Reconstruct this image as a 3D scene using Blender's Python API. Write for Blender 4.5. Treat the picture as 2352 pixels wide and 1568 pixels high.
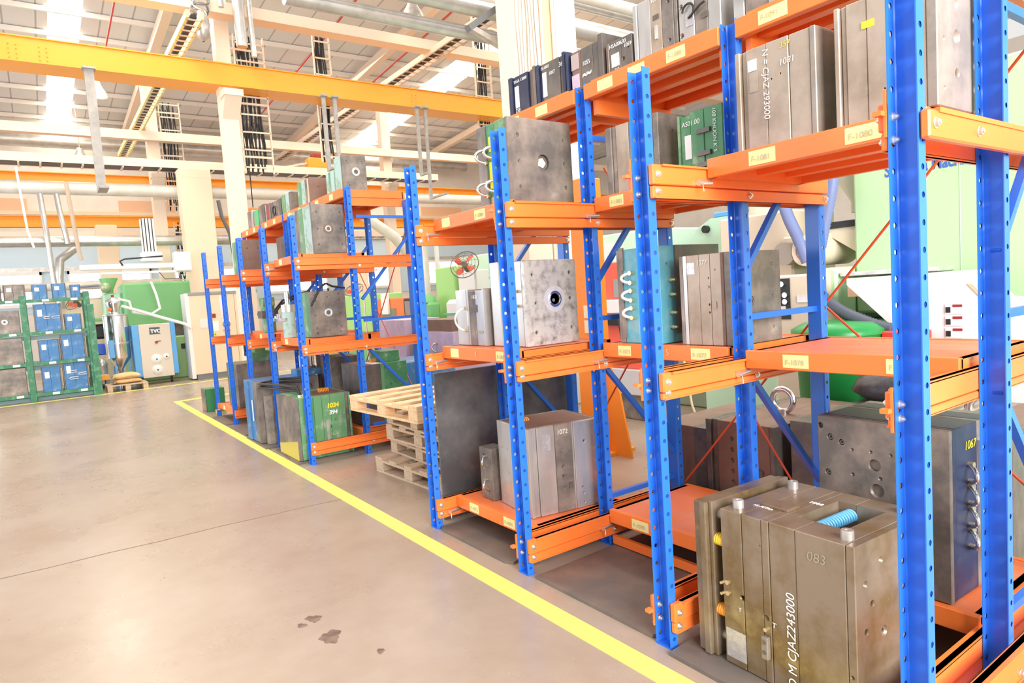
import bpy, bmesh, math, random
from mathutils import Vector, Matrix
random.seed(7)
S = bpy.context.scene
COL = S.collection
for o in list(bpy.data.objects): bpy.data.objects.remove(o)

# ------------------------------------------------------------ camera
def setup_camera():
    f, yaw, pit, rol = 1529.05, 0.6157, -0.0752, -0.0667
    fw = Vector((math.sin(yaw)*math.cos(pit), math.cos(yaw)*math.cos(pit), math.sin(pit)))
    r = Vector((math.cos(yaw), -math.sin(yaw), 0)); u = r.cross(fw)
    r2 = r*math.cos(rol)+u*math.sin(rol); u2 = -r*math.sin(rol)+u*math.cos(rol)
    cd = bpy.data.cameras.new('camera'); co = bpy.data.objects.new('camera', cd); COL.objects.link(co)
    m = Matrix((r2, u2, -fw)).transposed().to_4x4(); m.translation = (0, 0, 1.6)
    co.matrix_world = m
    cd.sensor_width = 36; cd.lens = f/2352*36; cd.clip_start = .02; cd.clip_end = 200
    S.camera = co
setup_camera()
# ------------------------------------------------------------ world, lights, exposure
S.view_settings.view_transform = 'Standard'; S.view_settings.look = 'None'
S.view_settings.gamma = 1; S.view_settings.exposure = 0.62
try: S.view_settings.use_curve_mapping = False
except Exception: pass
W = bpy.data.worlds.new('world'); S.world = W; W.use_nodes = True
W.node_tree.nodes['Background'].inputs[0].default_value = (1, .985, .96, 1)
W.node_tree.nodes['Background'].inputs[1].default_value = .56
def area(name, loc, rot, sx, sy, e, col):
    l = bpy.data.lights.new(name, 'AREA'); l.shape = 'RECTANGLE'; l.size = sx; l.size_y = sy; l.energy = e; l.color = col
    o = bpy.data.objects.new(name, l); COL.objects.link(o); o.location = loc; o.rotation_euler = rot
    return o
# fill light added behind the camera to brighten the faces towards it, and the roof lights over the aisle
area('rear_fill', (.8, -5.5, 3.8), (math.radians(76), 0, math.radians(-14)), 6, 4, 1150, (1, .985, .96))
area('rooflight_near', (1.2, 9, 8.6), (0, 0, 0), 2.0, 9, 170, (1, .97, .92))
area('rooflight_far', (6.5, 17, 8.2), (0, 0, 0), 14, 9, 420, (1, .96, .9))
area('rooflight_right', (7.5, 5, 8.0), (0, 0, 0), 6, 9, 330, (1, .97, .93))
area('window_daylight', (-7.5, 14, 3.0), (0, math.radians(-90), 0), 4, 16, 560, (.82, .91, 1))

# ------------------------------------------------------------ materials
MT = {}
def mat(name, col, rough=.5, metal=0., col2=None, sc=6., lo=.45, hi=.62, bump=0., spec=.5, emit=None, stretch=None, col3=None):
    if name in MT: return MT[name]
    m = bpy.data.materials.new(name); m.use_nodes = True; nt = m.node_tree; b = nt.nodes['Principled BSDF']
    b.inputs['Base Color'].default_value = (*col, 1); b.inputs['Roughness'].default_value = rough
    b.inputs['Metallic'].default_value = metal; b.inputs['Specular IOR Level'].default_value = spec
    if emit: b.inputs['Emission Color'].default_value = (*emit[0], 1); b.inputs['Emission Strength'].default_value = emit[1]
    if col2 or bump:
        tc = nt.nodes.new('ShaderNodeTexCoord'); mp = nt.nodes.new('ShaderNodeMapping'); n = nt.nodes.new('ShaderNodeTexNoise')
        n.inputs['Scale'].default_value = sc; n.inputs['Detail'].default_value = 6; n.inputs['Roughness'].default_value = .62
        if stretch: mp.inputs['Scale'].default_value = stretch
        nt.links.new(tc.outputs['Object'], mp.inputs[0]); nt.links.new(mp.outputs[0], n.inputs['Vector'])
        if col2:
            r = nt.nodes.new('ShaderNodeValToRGB'); r.color_ramp.elements[0].position = lo; r.color_ramp.elements[1].position = hi
            r.color_ramp.elements[0].color = (*col, 1); r.color_ramp.elements[1].color = (*col2, 1)
            if col3:
                e = r.color_ramp.elements.new(min(hi+.12, .98)); e.color = (*col3, 1)
            nt.links.new(n.outputs[0], r.inputs[0]); nt.links.new(r.outputs[0], b.inputs['Base Color'])
        if bump:
            bp = nt.nodes.new('ShaderNodeBump'); bp.inputs['Strength'].default_value = bump; bp.inputs['Distance'].default_value = .01
            nt.links.new(n.outputs[0], bp.inputs['Height']); nt.links.new(bp.outputs[0], b.inputs['Normal'])
    MT[name] = m; return m
ORANGE = mat('orange_paint', (.98, .215, .04), .38, 0, (.95, .25, .06), 3, .5, .75)
DECK = mat('worn_orange_paint', (.9, .2, .06), .45, 0, (.8, .3, .18), 4, .5, .68, stretch=(1, .5, 1))
BLUEP = mat('blue_paint', (.025, .16, .70), .3)
CREAM = mat('cream_paint', (.86, .70, .56), .6)
CREAM2 = mat('cream_panel', (.86, .70, .52), .55)
WHITE = mat('white_paint', (.86, .86, .84), .5)
YCRANE = mat('yellow_crane_paint', (.98, .39, .03), .45)
STEEL = mat('galvanised_steel', (.55, .54, .52), .38, .6, (.7, .68, .65), 9, .4, .6)
CHROME = mat('bright_metal', (.85, .85, .86), .18, 1.)
ZINC = mat('zinc_bolt', (.75, .74, .72), .3, .8)
DARKHOLE = mat('black_rubber', (.015, .015, .017), .6)
MST = mat('worn_shaded_steel', (.30, .26, .22), .42, .2, (.42, .35, .29), 7, .4, .62)
MSTD = mat('dark_steel', (.12, .105, .095), .42, .2, (.19, .155, .13), 8, .4, .62)
MSTG = mat('grey_steel_plate', (.155, .135, .12), .42, .2, (.33, .27, .225), 5, .40, .64, col3=(.46, .40, .36))
MSTB = mat('bright_milled_steel', (.48, .46, .44), .3, .55, (.62, .60, .58), 5, .4, .62, stretch=(1, 1, .35))
MSTM = mat('mottled_silver_steel', (.62, .60, .56), .35, .25, (.46, .43, .40), 16, .46, .58, col3=(.2, .18, .165))
POLISH = mat('polished_light_steel', (.80, .79, .79), .3, .3, (.7, .69, .69), 20, .4, .6)
MSTO = mat('oil_stained_steel', (.29, .225, .165), .3, .35, (.19, .125, .055), 3.2, .42, .6, col3=(.36, .28, .14))
MTAN = mat('tan_milled_steel', (.48, .39, .31), .42, .25, (.33, .25, .185), 3.5, .42, .66, col3=(.5, .42, .35))
MGRN = mat('green_painted_steel', (.07, .26, .11), .45, 0, (.14, .33, .16), 9, .5, .62, col3=(.5, .55, .42))
MGRL = mat('worn_green_painted_steel', (.14, .33, .15), .45, 0, (.33, .44, .30), 8, .52, .64, col3=(.6, .6, .5))
MTEAL = mat('pale_teal_painted_steel', (.45, .62, .58), .45, 0, (.25, .42, .3), 7, .5, .6, col3=(.6, .7, .68))
MBLU = mat('blue_painted_steel', (.05, .2, .47), .45, 0, (.12, .28, .5), 8, .5, .64, col3=(.5, .55, .6))
MCYAN = mat('turquoise_painted_steel', (.12, .44, .56), .45, 0, (.22, .52, .60), 7, .48, .62, col3=(.3, .36, .38))
MNAVY = mat('navy_painted_steel', (.022, .03, .075), .4, 0, (.05, .05, .08), 8, .5, .66)
MPURP = mat('lilac_painted_steel', (.55, .42, .58), .5, 0, (.62, .5, .6), 6, .45, .6)
MRED = mat('dark_red_paint', (.35, .03, .03), .45)
MBRN = mat('rusty_brown_steel', (.22, .13, .095), .55, .2, (.25, .16, .12), 7, .4, .62)
SPRO = mat('orange_spring', (.9, .35, .04), .4)
SPRB = mat('blue_spring', (.13, .42, .68), .4)
CHALK = mat('white_chalk', (.92, .92, .9), .9)
YCHALK = mat('yellow_chalk', (.9, .75, .05), .9)
PAPER = mat('white_paper', (.9, .9, .9), .8)
PLATEM = mat('engraved_nameplate', (.5, .48, .5), .35, .5, (.6, .58, .58), 30, .45, .55)
STICK = mat('yellow_sticker', (.97, .83, .36), .6)
INK = mat('grey_ink', (.52, .48, .32), .8)
BLACKC = mat('black_cable', (.02, .02, .022), .5)
WOODL = mat('fresh_pallet_wood', (.85, .62, .38), .7, 0, (.75, .48, .26), 3, .4, .62, stretch=(1, 12, 12))
WOODD = mat('aged_pallet_wood', (.50, .37, .26), .75, 0, (.64, .48, .34), 3, .4, .62, stretch=(1, 12, 12))
MACHG = mat('machine_green', (.20, .52, .20), .45)
MACHL = mat('machine_pale_green', (.52, .74, .46), .4)
MACHM = mat('machine_mint_green', (.50, .78, .58), .45)
MACHB = mat('machine_beige', (.72, .62, .48), .5)
YLINE = mat('yellow_floor_paint', (.98, .86, .16), .5, 0, (.9, .74, .16), 30, .6, .75)
HOSEG = mat('grey_ribbed_hose', (.08, .09, .12), .45)
HOSEB = mat('blue_grey_ribbed_hose', (.18, .22, .42), .45)
MATG = mat('dark_rubber_mat', (.15, .125, .11), .5, 0, (.22, .165, .13), 4, .4, .65)
BOARD = mat('dark_grey_sheet_metal', (.10, .10, .105), .36, .3, (.24, .24, .24), 2.2, .4, .65)
ZWEAR = mat('weathered_zinc', (.36, .34, .32), .6, 0, (.46, .43, .4), 6, .4, .6)
GREENR = mat('green_rack_paint', (.04, .20, .10), .45, 0, (.12, .35, .2), 8, .5, .64)
GLOW = mat('daylit_glass', (.9, .95, 1), .3, emit=((.92, .97, 1), 2.2))
SKYL = mat('daylit_rooflight', (1, .96, .85), .4, emit=((1, .92, .74), 9))
LAMP = mat('lit_lamp', (1, .9, .7), .4, emit=((1, .85, .6), 3))
ROSE = mat('tan_sack_paper', (.85, .58, .28), .75, 0, (.8, .5, .24), 5, .45, .6)

def post_material():
    m = bpy.data.materials.new('perforated_blue_paint'); m.use_nodes = True; nt = m.node_tree; N = nt.nodes; L = nt.links
    b = N['Principled BSDF']; b.inputs['Base Color'].default_value = (.03, .185, .78, 1); b.inputs['Roughness'].default_value = .3
    tc = N.new('ShaderNodeTexCoord'); sp = N.new('ShaderNodeSeparateXYZ'); L.new(tc.outputs['Object'], sp.inputs[0])
    def mth(op, a, c=None, v=None):
        n = N.new('ShaderNodeMath'); n.operation = op
        if isinstance(a, float): n.inputs[0].default_value = a
        else: L.new(a, n.inputs[0])
        if c is not None: L.new(c, n.inputs[1])
        if v is not None: n.inputs[1].default_value = v
        return n.outputs[0]
    z = mth('SUBTRACT', mth('MODULO', mth('ADD', sp.outputs[2], v=.8), v=.08), v=.04)
    x = mth('SUBTRACT', mth('ABSOLUTE', sp.outputs[0]), v=.024)
    d = mth('ADD', mth('MULTIPLY', z, z), mth('MULTIPLY', x, x))
    hole = mth('LESS_THAN', d, v=.0092**2)
    tr = N.new('ShaderNodeBsdfTransparent'); mx = N.new('ShaderNodeMixShader')
    L.new(hole, mx.inputs[0]); L.new(b.outputs[0], mx.inputs[1]); L.new(tr.outputs[0], mx.inputs[2])
    L.new(mx.outputs[0], N['Material Output'].inputs[0])
    return m
POSTM = post_material()

# ------------------------------------------------------------ mesh helpers
ORG = {}
class MB:
    def __init__(s): s.v = []; s.f = []; s.sm = []
    def add(s, vs, fs, smooth=False):
        k = len(s.v); s.v += [Vector(p) for p in vs]; s.f += [[i+k for i in f] for f in fs]; s.sm += [smooth]*len(fs); return s
    def box(s, x0, x1, y0, y1, z0, z1):
        return s.add([(x0,y0,z0),(x1,y0,z0),(x1,y1,z0),(x0,y1,z0),(x0,y0,z1),(x1,y0,z1),(x1,y1,z1),(x0,y1,z1)],
                     [(0,3,2,1),(4,5,6,7),(0,1,5,4),(1,2,6,5),(2,3,7,6),(3,0,4,7)])
    def bbox(s, x0, x1, y0, y1, z0, z1, c=.003):
        # box with chamfered vertical and horizontal edges
        bm = bmesh.new(); bmesh.ops.create_cube(bm, size=1)
        for v in bm.verts: v.co = Vector(((x0+x1)/2+v.co.x*(x1-x0), (y0+y1)/2+v.co.y*(y1-y0), (z0+z1)/2+v.co.z*(z1-z0)))
        c = min(c, .3*min(abs(x1-x0), abs(y1-y0), abs(z1-z0)))
        bmesh.ops.bevel(bm, geom=bm.edges[:], offset=c, segments=1, affect='EDGES')
        bm.verts.index_update(); s.add([v.co.copy() for v in bm.verts], [[v.index for v in f.verts] for f in bm.faces]); bm.free(); return s
    def bar(s, p, q, w, t, up=(0,0,1)):
        p = Vector(p); q = Vector(q); d = (q-p).normalized(); u = Vector(up)
        a = d.cross(u); a = a.normalized() if a.length > 1e-4 else Vector((1,0,0)); b = a.cross(d)
        vs = []
        for e in (p, q):
            for i, j in ((-1,-1),(1,-1),(1,1),(-1,1)): vs.append(e+a*i*w/2+b*j*t/2)
        return s.add(vs, [(3,2,1,0),(4,5,6,7),(0,1,5,4),(1,2,6,5),(2,3,7,6),(3,0,4,7)])
    def cyl(s, p, q, r, n=16, r2=None, caps=True):
        p = Vector(p); q = Vector(q); d = (q-p).normalized(); r2 = r if r2 is None else r2
        a = d.orthogonal().normalized(); b = d.cross(a)
        vs = [e+(a*math.cos(2*math.pi*i/n)+b*math.sin(2*math.pi*i/n))*rr for e, rr in ((p, r), (q, r2)) for i in range(n)]
        s.add(vs, [(i, (i+1) % n, n+(i+1) % n, n+i) for i in range(n)], True)
        if caps:
            s.add(vs[:n], [list(range(n))[::-1]]); s.add(vs[n:], [list(range(n))])
        return s
    def ring(s, p, q, r, ri, n=20):
        p = Vector(p); q = Vector(q); d = (q-p).normalized(); a = d.orthogonal().normalized(); b = d.cross(a)
        vs = [e+(a*math.cos(2*math.pi*i/n)+b*math.sin(2*math.pi*i/n))*rr for e, rr in ((p, r), (q, r), (q, ri), (p, ri)) for i in range(n)]
        fs = []
        for k in range(4):
            for i in range(n): fs.append((k*n+i, k*n+(i+1) % n, ((k+1) % 4)*n+(i+1) % n, ((k+1) % 4)*n+i))
        return s.add(vs, fs)
    def tube(s, pts, r, n=8, rib=0, close=False):
        P = [Vector(p) for p in pts]; vs = []; prev = None
        for i, p in enumerate(P):
            d = ((P[(i+1) % len(P)] if close or i < len(P)-1 else p)-(P[i-1] if close or i > 0 else p)).normalized()
            a = (prev-d*prev.dot(d)) if prev is not None else d.orthogonal()
            a = a.normalized() if a.length > 1e-6 else d.orthogonal().normalized(); prev = a; b = d.cross(a)
            rr = r*(1+(rib if i % 2 else 0))
            vs += [p+(a*math.cos(2*math.pi*j/n)+b*math.sin(2*math.pi*j/n))*rr for j in range(n)]
        fs = [(i*n+j, i*n+(j+1) % n, (i+1)*n+(j+1) % n, (i+1)*n+j) for i in range(len(P)-1) for j in range(n)]
        if close: fs += [((len(P)-1)*n+j, (len(P)-1)*n+(j+1) % n, (j+1) % n, j) for j in range(n)]
        s.add(vs, fs, True)
        if not close: s.add(vs[:n], [list(range(n))[::-1]]); s.add(vs[-n:], [list(range(n))])
        return s
    def lathe(s, c, prof, n=24, axis='z'):
        c = Vector(c); vs = []
        for r, h in prof:
            for i in range(n):
                t = 2*math.pi*i/n; a, b = r*math.cos(t), r*math.sin(t)
                vs.append(c+(Vector((a, b, h)) if axis == 'z' else Vector((h, a, b)) if axis == 'x' else Vector((a, h, b))))
        return s.add(vs, [(k*n+i, k*n+(i+1) % n, (k+1)*n+(i+1) % n, (k+1)*n+i) for k in range(len(prof)-1) for i in range(n)], True)
    def prism(s, poly, axis, a0, a1):
        # poly: 2D points; axis 'x': (y,z)  'y': (x,z)  'z': (x,y)
        def P(p, a): return (a, p[0], p[1]) if axis == 'x' else (p[0], a, p[1]) if axis == 'y' else (p[0], p[1], a)
        n = len(poly); vs = [P(p, a0) for p in poly]+[P(p, a1) for p in poly]
        return s.add(vs, [list(range(n))[::-1], list(range(n, 2*n))]+[(i, (i+1) % n, n+(i+1) % n, n+i) for i in range(n)])
    def spring(s, p, q, R, r, turns, n=6):
        p = Vector(p); q = Vector(q); d = q-p; a = d.orthogonal().normalized(); b = d.normalized().cross(a); pts = []
        k = int(turns*12)
        for i in range(k+1):
            t = 2*math.pi*turns*i/k; pts.append(p+d*i/k+(a*math.cos(t)+b*math.sin(t))*R)
        return s.tube(pts, r, n)
    def mesh(s, name):
        me = bpy.data.meshes.new(name); me.from_pydata([tuple(v) for v in s.v], [], s.f)
        bm = bmesh.new(); bm.from_mesh(me); bmesh.ops.recalc_face_normals(bm, faces=bm.faces); bm.to_mesh(me); bm.free()
        for p, k in zip(me.polygons, s.sm): p.use_smooth = k
        return me
    def obj(s, name, m, parent=None, loc=None, local=False):
        """link as one object. Vertices are world coordinates unless local=True or the parent keeps local ones"""
        o = bpy.data.objects.new(name, None)
        bpy.data.objects.remove(o)
        off = Vector((0, 0, 0))
        if parent is not None: off = ORG.get(parent.name, Vector((0, 0, 0)))
        elif loc is not None: off = Vector(loc)
        if not local and off.length > 0:
            for v in s.v: v -= off
        me = s.mesh(name); me.materials.append(m)
        o = bpy.data.objects.new(name, me); COL.objects.link(o)
        if parent is not None: o.parent = parent; ORG[o.name] = off
        elif loc is not None: o.location = loc; ORG[o.name] = off
        return o
def tag(o, label=None, cat=None, group=None, kind=None):
    if label: o['label'] = label
    if cat: o['category'] = cat
    if group: o['group'] = group
    if kind: o['kind'] = kind
    return o
def thing(name, label, cat, loc=(0,0,0), rz=0, group=None, local=False):
    o = bpy.data.objects.new(name, None); COL.objects.link(o); o.location = loc; o.rotation_euler = (0, 0, rz); o.empty_display_size = .1
    ORG[o.name] = Vector((0, 0, 0)) if local else Vector(loc)
    return tag(o, label, cat, group)
def dup(o, parent=None, loc=None, label=None):
    c = o.copy(); COL.objects.link(c)
    if parent is not None: c.parent = parent
    if loc is not None: c.location = loc
    if label: c['label'] = label
    for ch in list(o.children): dup(ch, c)
    return c
def struct(name, mb, m): return tag(mb.obj(name, m), kind='structure')
def text_mb(txt, size, depth=.0006, font_bold=0.):
    cu = bpy.data.curves.new('t', 'FONT'); cu.body = txt; cu.size = size; cu.extrude = depth; cu.align_x = 'LEFT'; cu.offset = font_bold
    o = bpy.data.objects.new('t', cu); COL.objects.link(o); bpy.context.view_layer.update()
    me = bpy.data.meshes.new_from_object(o.evaluated_get(bpy.context.evaluated_depsgraph_get()))
    vs = [v.co.copy() for v in me.vertices]; fs = [list(p.vertices) for p in me.polygons]
    bpy.data.objects.remove(o); bpy.data.curves.remove(cu); bpy.data.meshes.remove(me)
    return vs, fs
def text(txt, size, org, ux, uy, m, name, parent, local=True, bold=0., shear=0.):
    """org in the parent's coordinates, ux/uy directions of writing and of letter height"""
    vs, fs = text_mb(txt, size, font_bold=bold); ux = Vector(ux); uy = Vector(uy); n = ux.cross(uy); org = Vector(org)
    mb = MB().add([org+ux*(v.x+shear*v.y)+uy*v.y+n*(v.z+.0008) for v in vs], fs)
    return mb.obj(name, m, parent, local=local)
def cut(o, mb):
    me = mb.mesh('cut'); c = bpy.data.objects.new('cut', me); COL.objects.link(c); c.parent = o.parent
    bpy.context.view_layer.update()
    md = o.modifiers.new('b', 'BOOLEAN'); md.operation = 'DIFFERENCE'; md.solver = 'EXACT'; md.object = c
    bpy.context.view_layer.update()
    nm = bpy.data.meshes.new_from_object(o.evaluated_get(bpy.context.evaluated_depsgraph_get()))
    o.modifiers.remove(md); o.data = nm; bpy.data.objects.remove(c)
# ------------------------------------------------------------ the setting
def floor():
    m = bpy.data.materials.new('polished_concrete'); m.use_nodes = True; nt = m.node_tree; N = nt.nodes; L = nt.links; b = N['Principled BSDF']
    tc = N.new('ShaderNodeTexCoord')
    def noise(sc, det=6):
        n = N.new('ShaderNodeTexNoise'); n.inputs['Scale'].default_value = sc; n.inputs['Detail'].default_value = det; n.inputs['Roughness'].default_value = .6
        L.new(tc.outputs['Object'], n.inputs['Vector']); return n.outputs[0]
    def ramp(src, p0, c0, p1, c1):
        r = N.new('ShaderNodeValToRGB'); r.color_ramp.elements[0].position = p0; r.color_ramp.elements[1].position = p1
        r.color_ramp.elements[0].color = (*c0, 1); r.color_ramp.elements[1].color = (*c1, 1); L.new(src, r.inputs[0]); return r.outputs[0]
    c1 = ramp(noise(.35, 3), .35, (.355, .26, .19), .65, (.44, .355, .285)); c2 = ramp(noise(6), .35, (.90, .87, .85), .65, (1, 1, 1))
    mx = N.new('ShaderNodeMix'); mx.data_type = 'RGBA'; mx.blend_type = 'MULTIPLY'; mx.inputs[0].default_value = .7
    L.new(c1, mx.inputs[6]); L.new(c2, mx.inputs[7])
    st = ramp(noise(2.3, 8), .66, (1, 1, 1), .76, (.45, .38, .34))
    m2 = N.new('ShaderNodeMix'); m2.data_type = 'RGBA'; m2.blend_type = 'MULTIPLY'; m2.inputs[0].default_value = .12
    L.new(mx.outputs[2], m2.inputs[6]); L.new(st, m2.inputs[7]); L.new(m2.outputs[2], b.inputs['Base Color'])
    rr = ramp(noise(1.4), .3, (.22, .22, .22), .7, (.36, .36, .36)); L.new(rr, b.inputs['Roughness'])
    struct('floor', MB().box(-14, 26, -12, 30, -.2, 0), m)
floor()
JOINT = mat('dark_joint', (.2, .14, .11), .8)
def crack():
    pts = [(-.9, 5.3), (-.35, 5.29), (-.1, 5.275), (.24, 5.285), (.55, 5.265), (.94, 5.275), (1.3, 5.25), (1.6, 5.24), (1.9, 5.21)]
    mb = MB()
    for a, c in zip(pts, pts[1:]): mb.bar((a[0], a[1], .0008), (c[0], c[1], .0008), .009, .002)
    mb.bar((-14, 5.31, .0008), (-.9, 5.3, .0008), .009, .002)
    tag(mb.obj('floor_joint', JOINT), kind='structure')
crack()
STAIN = mat('oil_stain', (.13, .08, .06), .35, 0, (.24, .16, .12), 12, .4, .6)
for k, (x, y, s, n, lb) in enumerate([(1.0, 3.09, .072, 11, 'larger dark oil spot in the middle of the aisle floor'), (1.0, 3.33, .05, 9, 'dark oil spot just beyond the larger one on the aisle floor'),
                              (1.13, 2.8, .026, 9, 'small dark oil fleck nearest the camera beside the yellow line'), (.93, 3.3, .03, 9, 'small dark oil spot left of the middle one on the aisle floor')]):
    ps = []
    for i in range(26):
        t = 2*math.pi*i/26; r = s*(.85+.14*math.sin(3*t+k)+.1*math.sin(7*t+2*k)+.12*math.sin(2*t+3*k)); ps.append((x+r*math.cos(t)*.8, y+r*math.sin(t)))
    tag(MB().prism(ps, 'z', 0, .0012).obj('oil_stain', STAIN, loc=(x, y, 0)) if False else MB().prism([(a-x, b_-y) for a, b_ in ps], 'z', 0, .0012).obj('oil_stain', STAIN), lb, 'stain', 'oil spots on the aisle floor').location = (x, y, 0)
tag(MB().prism([(1.875, -1), (1.985, -1), (1.985, 13.35), (2.5, 13.47), (4.2, 13.55), (4.2, 13.66), (2.4, 13.6), (1.875, 13.46)], 'z', 0, .0025).obj('floor_marking', YLINE), 'broad yellow painted line along the foot of the blue racks', 'floor marking')
tag(MB().prism([(-6, 16.42), (-.75, 16.36), (1.8, 16.5), (6, 16.75), (6, 16.87), (1.8, 16.6), (-.75, 16.47), (-6, 16.53)], 'z', 0, .0025).obj('floor_marking', YLINE), 'thin yellow painted line in front of the green rack and sacks', 'floor marking')

WALLM = mat('pale_wall_cladding', (.82, .76, .70), .7, 0, (.88, .84, .79), .8, .4, .6)
def ledge(n, z0, z1, y0, m): struct('trim_%d' % n, MB().box(-14, 26, y0, 26, z0, z1), m)
struct('wall_back', MB().box(-14, 26, 26, 26.3, 0, 8.0), WALLM)
struct('wall_right', MB().box(24, 24.3, -12, 26, 0, 8.0), WALLM)
ROOFM = None
def roof():
    m = bpy.data.materials.new('ribbed_roof_sheet'); m.use_nodes = True; nt = m.node_tree; N = nt.nodes; L = nt.links; b = N['Principled BSDF']
    b.inputs['Roughness'].default_value = .6; b.inputs['Base Color'].default_value = (.60, .585, .56, 1)
    tc = N.new('ShaderNodeTexCoord'); sp = N.new('ShaderNodeSeparateXYZ'); L.new(tc.outputs['Object'], sp.inputs[0])
    mo = N.new('ShaderNodeMath'); mo.operation = 'MODULO'; mo.inputs[1].default_value = .62
    ad = N.new('ShaderNodeMath'); ad.operation = 'ADD'; ad.inputs[1].default_value = 31; L.new(sp.outputs[0], ad.inputs[0]); L.new(ad.outputs[0], mo.inputs[0])
    lt = N.new('ShaderNodeMath'); lt.operation = 'LESS_THAN'; lt.inputs[1].default_value = .035; L.new(mo.outputs[0], lt.inputs[0])
    mx = N.new('ShaderNodeMix'); mx.data_type = 'RGBA'; mx.inputs[6].default_value = (.72, .73, .74, 1); mx.inputs[7].default_value = (.42, .42, .42, 1)
    L.new(lt.outputs[0], mx.inputs[0]); L.new(mx.outputs[2], b.inputs['Base Color'])
    zr = lambda y: 8.0+.065*(26-y)
    x0 = -14
    strips = [(.86, 1.5), (10.9, 11.9)]; edges = [-14]+[e for s in strips for e in s]+[26]
    mb = MB()
    for a, c in zip(edges[::2], edges[1::2]): mb.prism([(6, zr(6)), (26.3, zr(26.3)), (26.3, zr(26.3)+.12), (6, zr(6)+.12)], 'x', a, c)
    struct('ceiling', mb, m)
    for i, (a, c) in enumerate(strips):
        w = MB().prism([(6, zr(6)+.02), (26.2, zr(26.2)+.02), (26.2, zr(26.2)+.05), (6, zr(6)+.05)], 'x', a, c)
        struct('window_%d' % (i+1), w, SKYL)
    return zr
ZR = roof()
tn = [10]
def trim(mb, m): tn[0] += 1; return struct('trim_%d' % tn[0], mb, m)
ROOFW = mat('roof_white_paint', (.86, .82, .78), .6)
y = 8.0
while y < 26:
    z = ZR(y); trim(MB().box(-8, 22, y-.03, y+.03, z-.13, z-.02), ROOFW); y += 1.25
for x in (-4.0, 3.0, 8.4, 14.5):
    zz = ZR
    trim(MB().prism([(6, zz(6)-.42), (26, zz(26)-.42), (26, zz(26)-.2), (6, zz(6)-.2)], 'x', x-.1, x+.1), CREAM)
SPRK = mat('red_sprinkler_pipe', (.6, .04, .03), .5)
for i, (x, lb) in enumerate([(1.95, 'thin red sprinkler pipe under the roof at far left'), (6.45, 'thin red sprinkler pipe under the roof above the yellow crane beam'), (8.7, 'thin red sprinkler pipe beside the roof lamp, right of the middle')]):
    tag(MB().cyl((x, 7, ZR(7)-.5), (x, 25.8, ZR(25.8)-.5), .02, 8).obj('sprinkler_pipe', SPRK), lb, 'pipe')
trim(MB().box(-14, 26, 25.96, 26, 1.9, 4.15), mat('pale_blue_wall', (.60, .76, .88), .6))
# back wall bands and windows
for n, z0, z1, m, yy in [(1, 5.0, 5.12, CREAM2, 25.9), (2, 4.15, 4.3, CREAM, 25.85), (3, 3.2, 3.34, STEEL, 25.9)]: ledge(n, z0, z1, yy, m)
for i in range(8):
    x0 = -5.2+i*3.1
    struct('window_%d' % (3+i), MB().box(x0, x0+2.3, 25.93, 25.99, 2.2, 3.1), GLOW)
    trim(MB().box(x0-.06, x0, 25.9, 26, 2.1, 3.2).box(x0+2.3, x0+2.36, 25.9, 26, 2.1, 3.2).box(x0-.06, x0+2.36, 25.9, 26, 2.1, 2.2).box(x0-.06, x0+2.36, 25.9, 26, 3.1, 3.2).box(x0+1.1, x0+1.16, 25.9, 26, 2.2, 3.1), WHITE)
PEACH = mat('peach_wall_panel', (.88, .56, .36), .6)
for i, (x0, x1) in enumerate([(-1.2, .1), (2.6, 4.3), (8.5, 10.5), (14, 16)]): trim(MB().box(x0, x1, 25.92, 26, 4.75, 5.5), PEACH)

# ------------------------------------------------------------ columns, crane beams, ducts
def column(x0, x1, y, z0, z1, label, m=CREAM, w=.3, br=None, up=None):
    t = thing('column', label, 'column', ((x0+x1)/2, y, 0))
    a = MB().box(x0, x1, y-.02, y, z0, z1).box(x0, x1, y+w, y+w+.02, z0, z1).box((x0+x1)/2-.015, (x0+x1)/2+.015, y, y+w, z0, z1) if False else MB().bbox(x0, x1, y, y+w, z0, z1, .01)
    a.obj('shaft', m, t)
    MB().bbox(x0-.1, x1+.1, y-.1, y+w+.1, 0, .03).obj('base_plate', m, t)
    if up: MB().bbox(x0+.02, x1-.02, y+.1, y+w+.1, up[0], up[1], .01).obj('upper_shaft', m, t)
    if br:
        MB().prism([(y-.32, br), (y, br-.35), (y, br)], 'x', x0, x1).obj('bracket', m, t)
        MB().box(x0-.02, x1+.02, y-.36, y, br, br+.12).obj('bracket_plate', m, t)
    return t
column(3.17, 3.47, 13.30, 0, 5.62, 'slender cream steel column carrying the nearest yellow crane beam', br=5.5, up=(5.64, 8.6))
column(9.85, 10.2, 13.30, 0, 5.62, 'cream steel column at right end of the nearest yellow crane beam', br=5.5, up=(5.64, 8.6))
column(2.82, 3.12, 20.1, 0, 8.3, 'cream steel column far behind the nearest column', br=5.2)
column(9.6, 9.9, 20.1, 0, 8.3, 'cream column in the second row beyond the blue racks', br=5.2)
for (x0, x1, yy, h, lb) in [(3.24, 3.98, 18.5, 5.22, 'wide cream panelled pillar above the control cabinet'), (1.6, 2.12, 22.2, 4.25, 'wide cream pillar behind the steel hopper'), (7.9, 8.5, 19.5, 3.1, 'wide cream pillar seen past the end of the left rack')]:
    t = thing('pillar', lb, 'column', ((x0+x1)/2, yy, 0))
    MB().bbox(x0, x1, yy, yy+.5, 0, h, .01).obj('casing', CREAM2, t)
    k = MB()
    for q in range(1, int(h/1.0)+1): k.box(x0-.002, x1+.002, yy-.002, yy+.001, q*1.0, q*1.0+.006)
    k.obj('panel_seam', MACHB, t)
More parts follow.
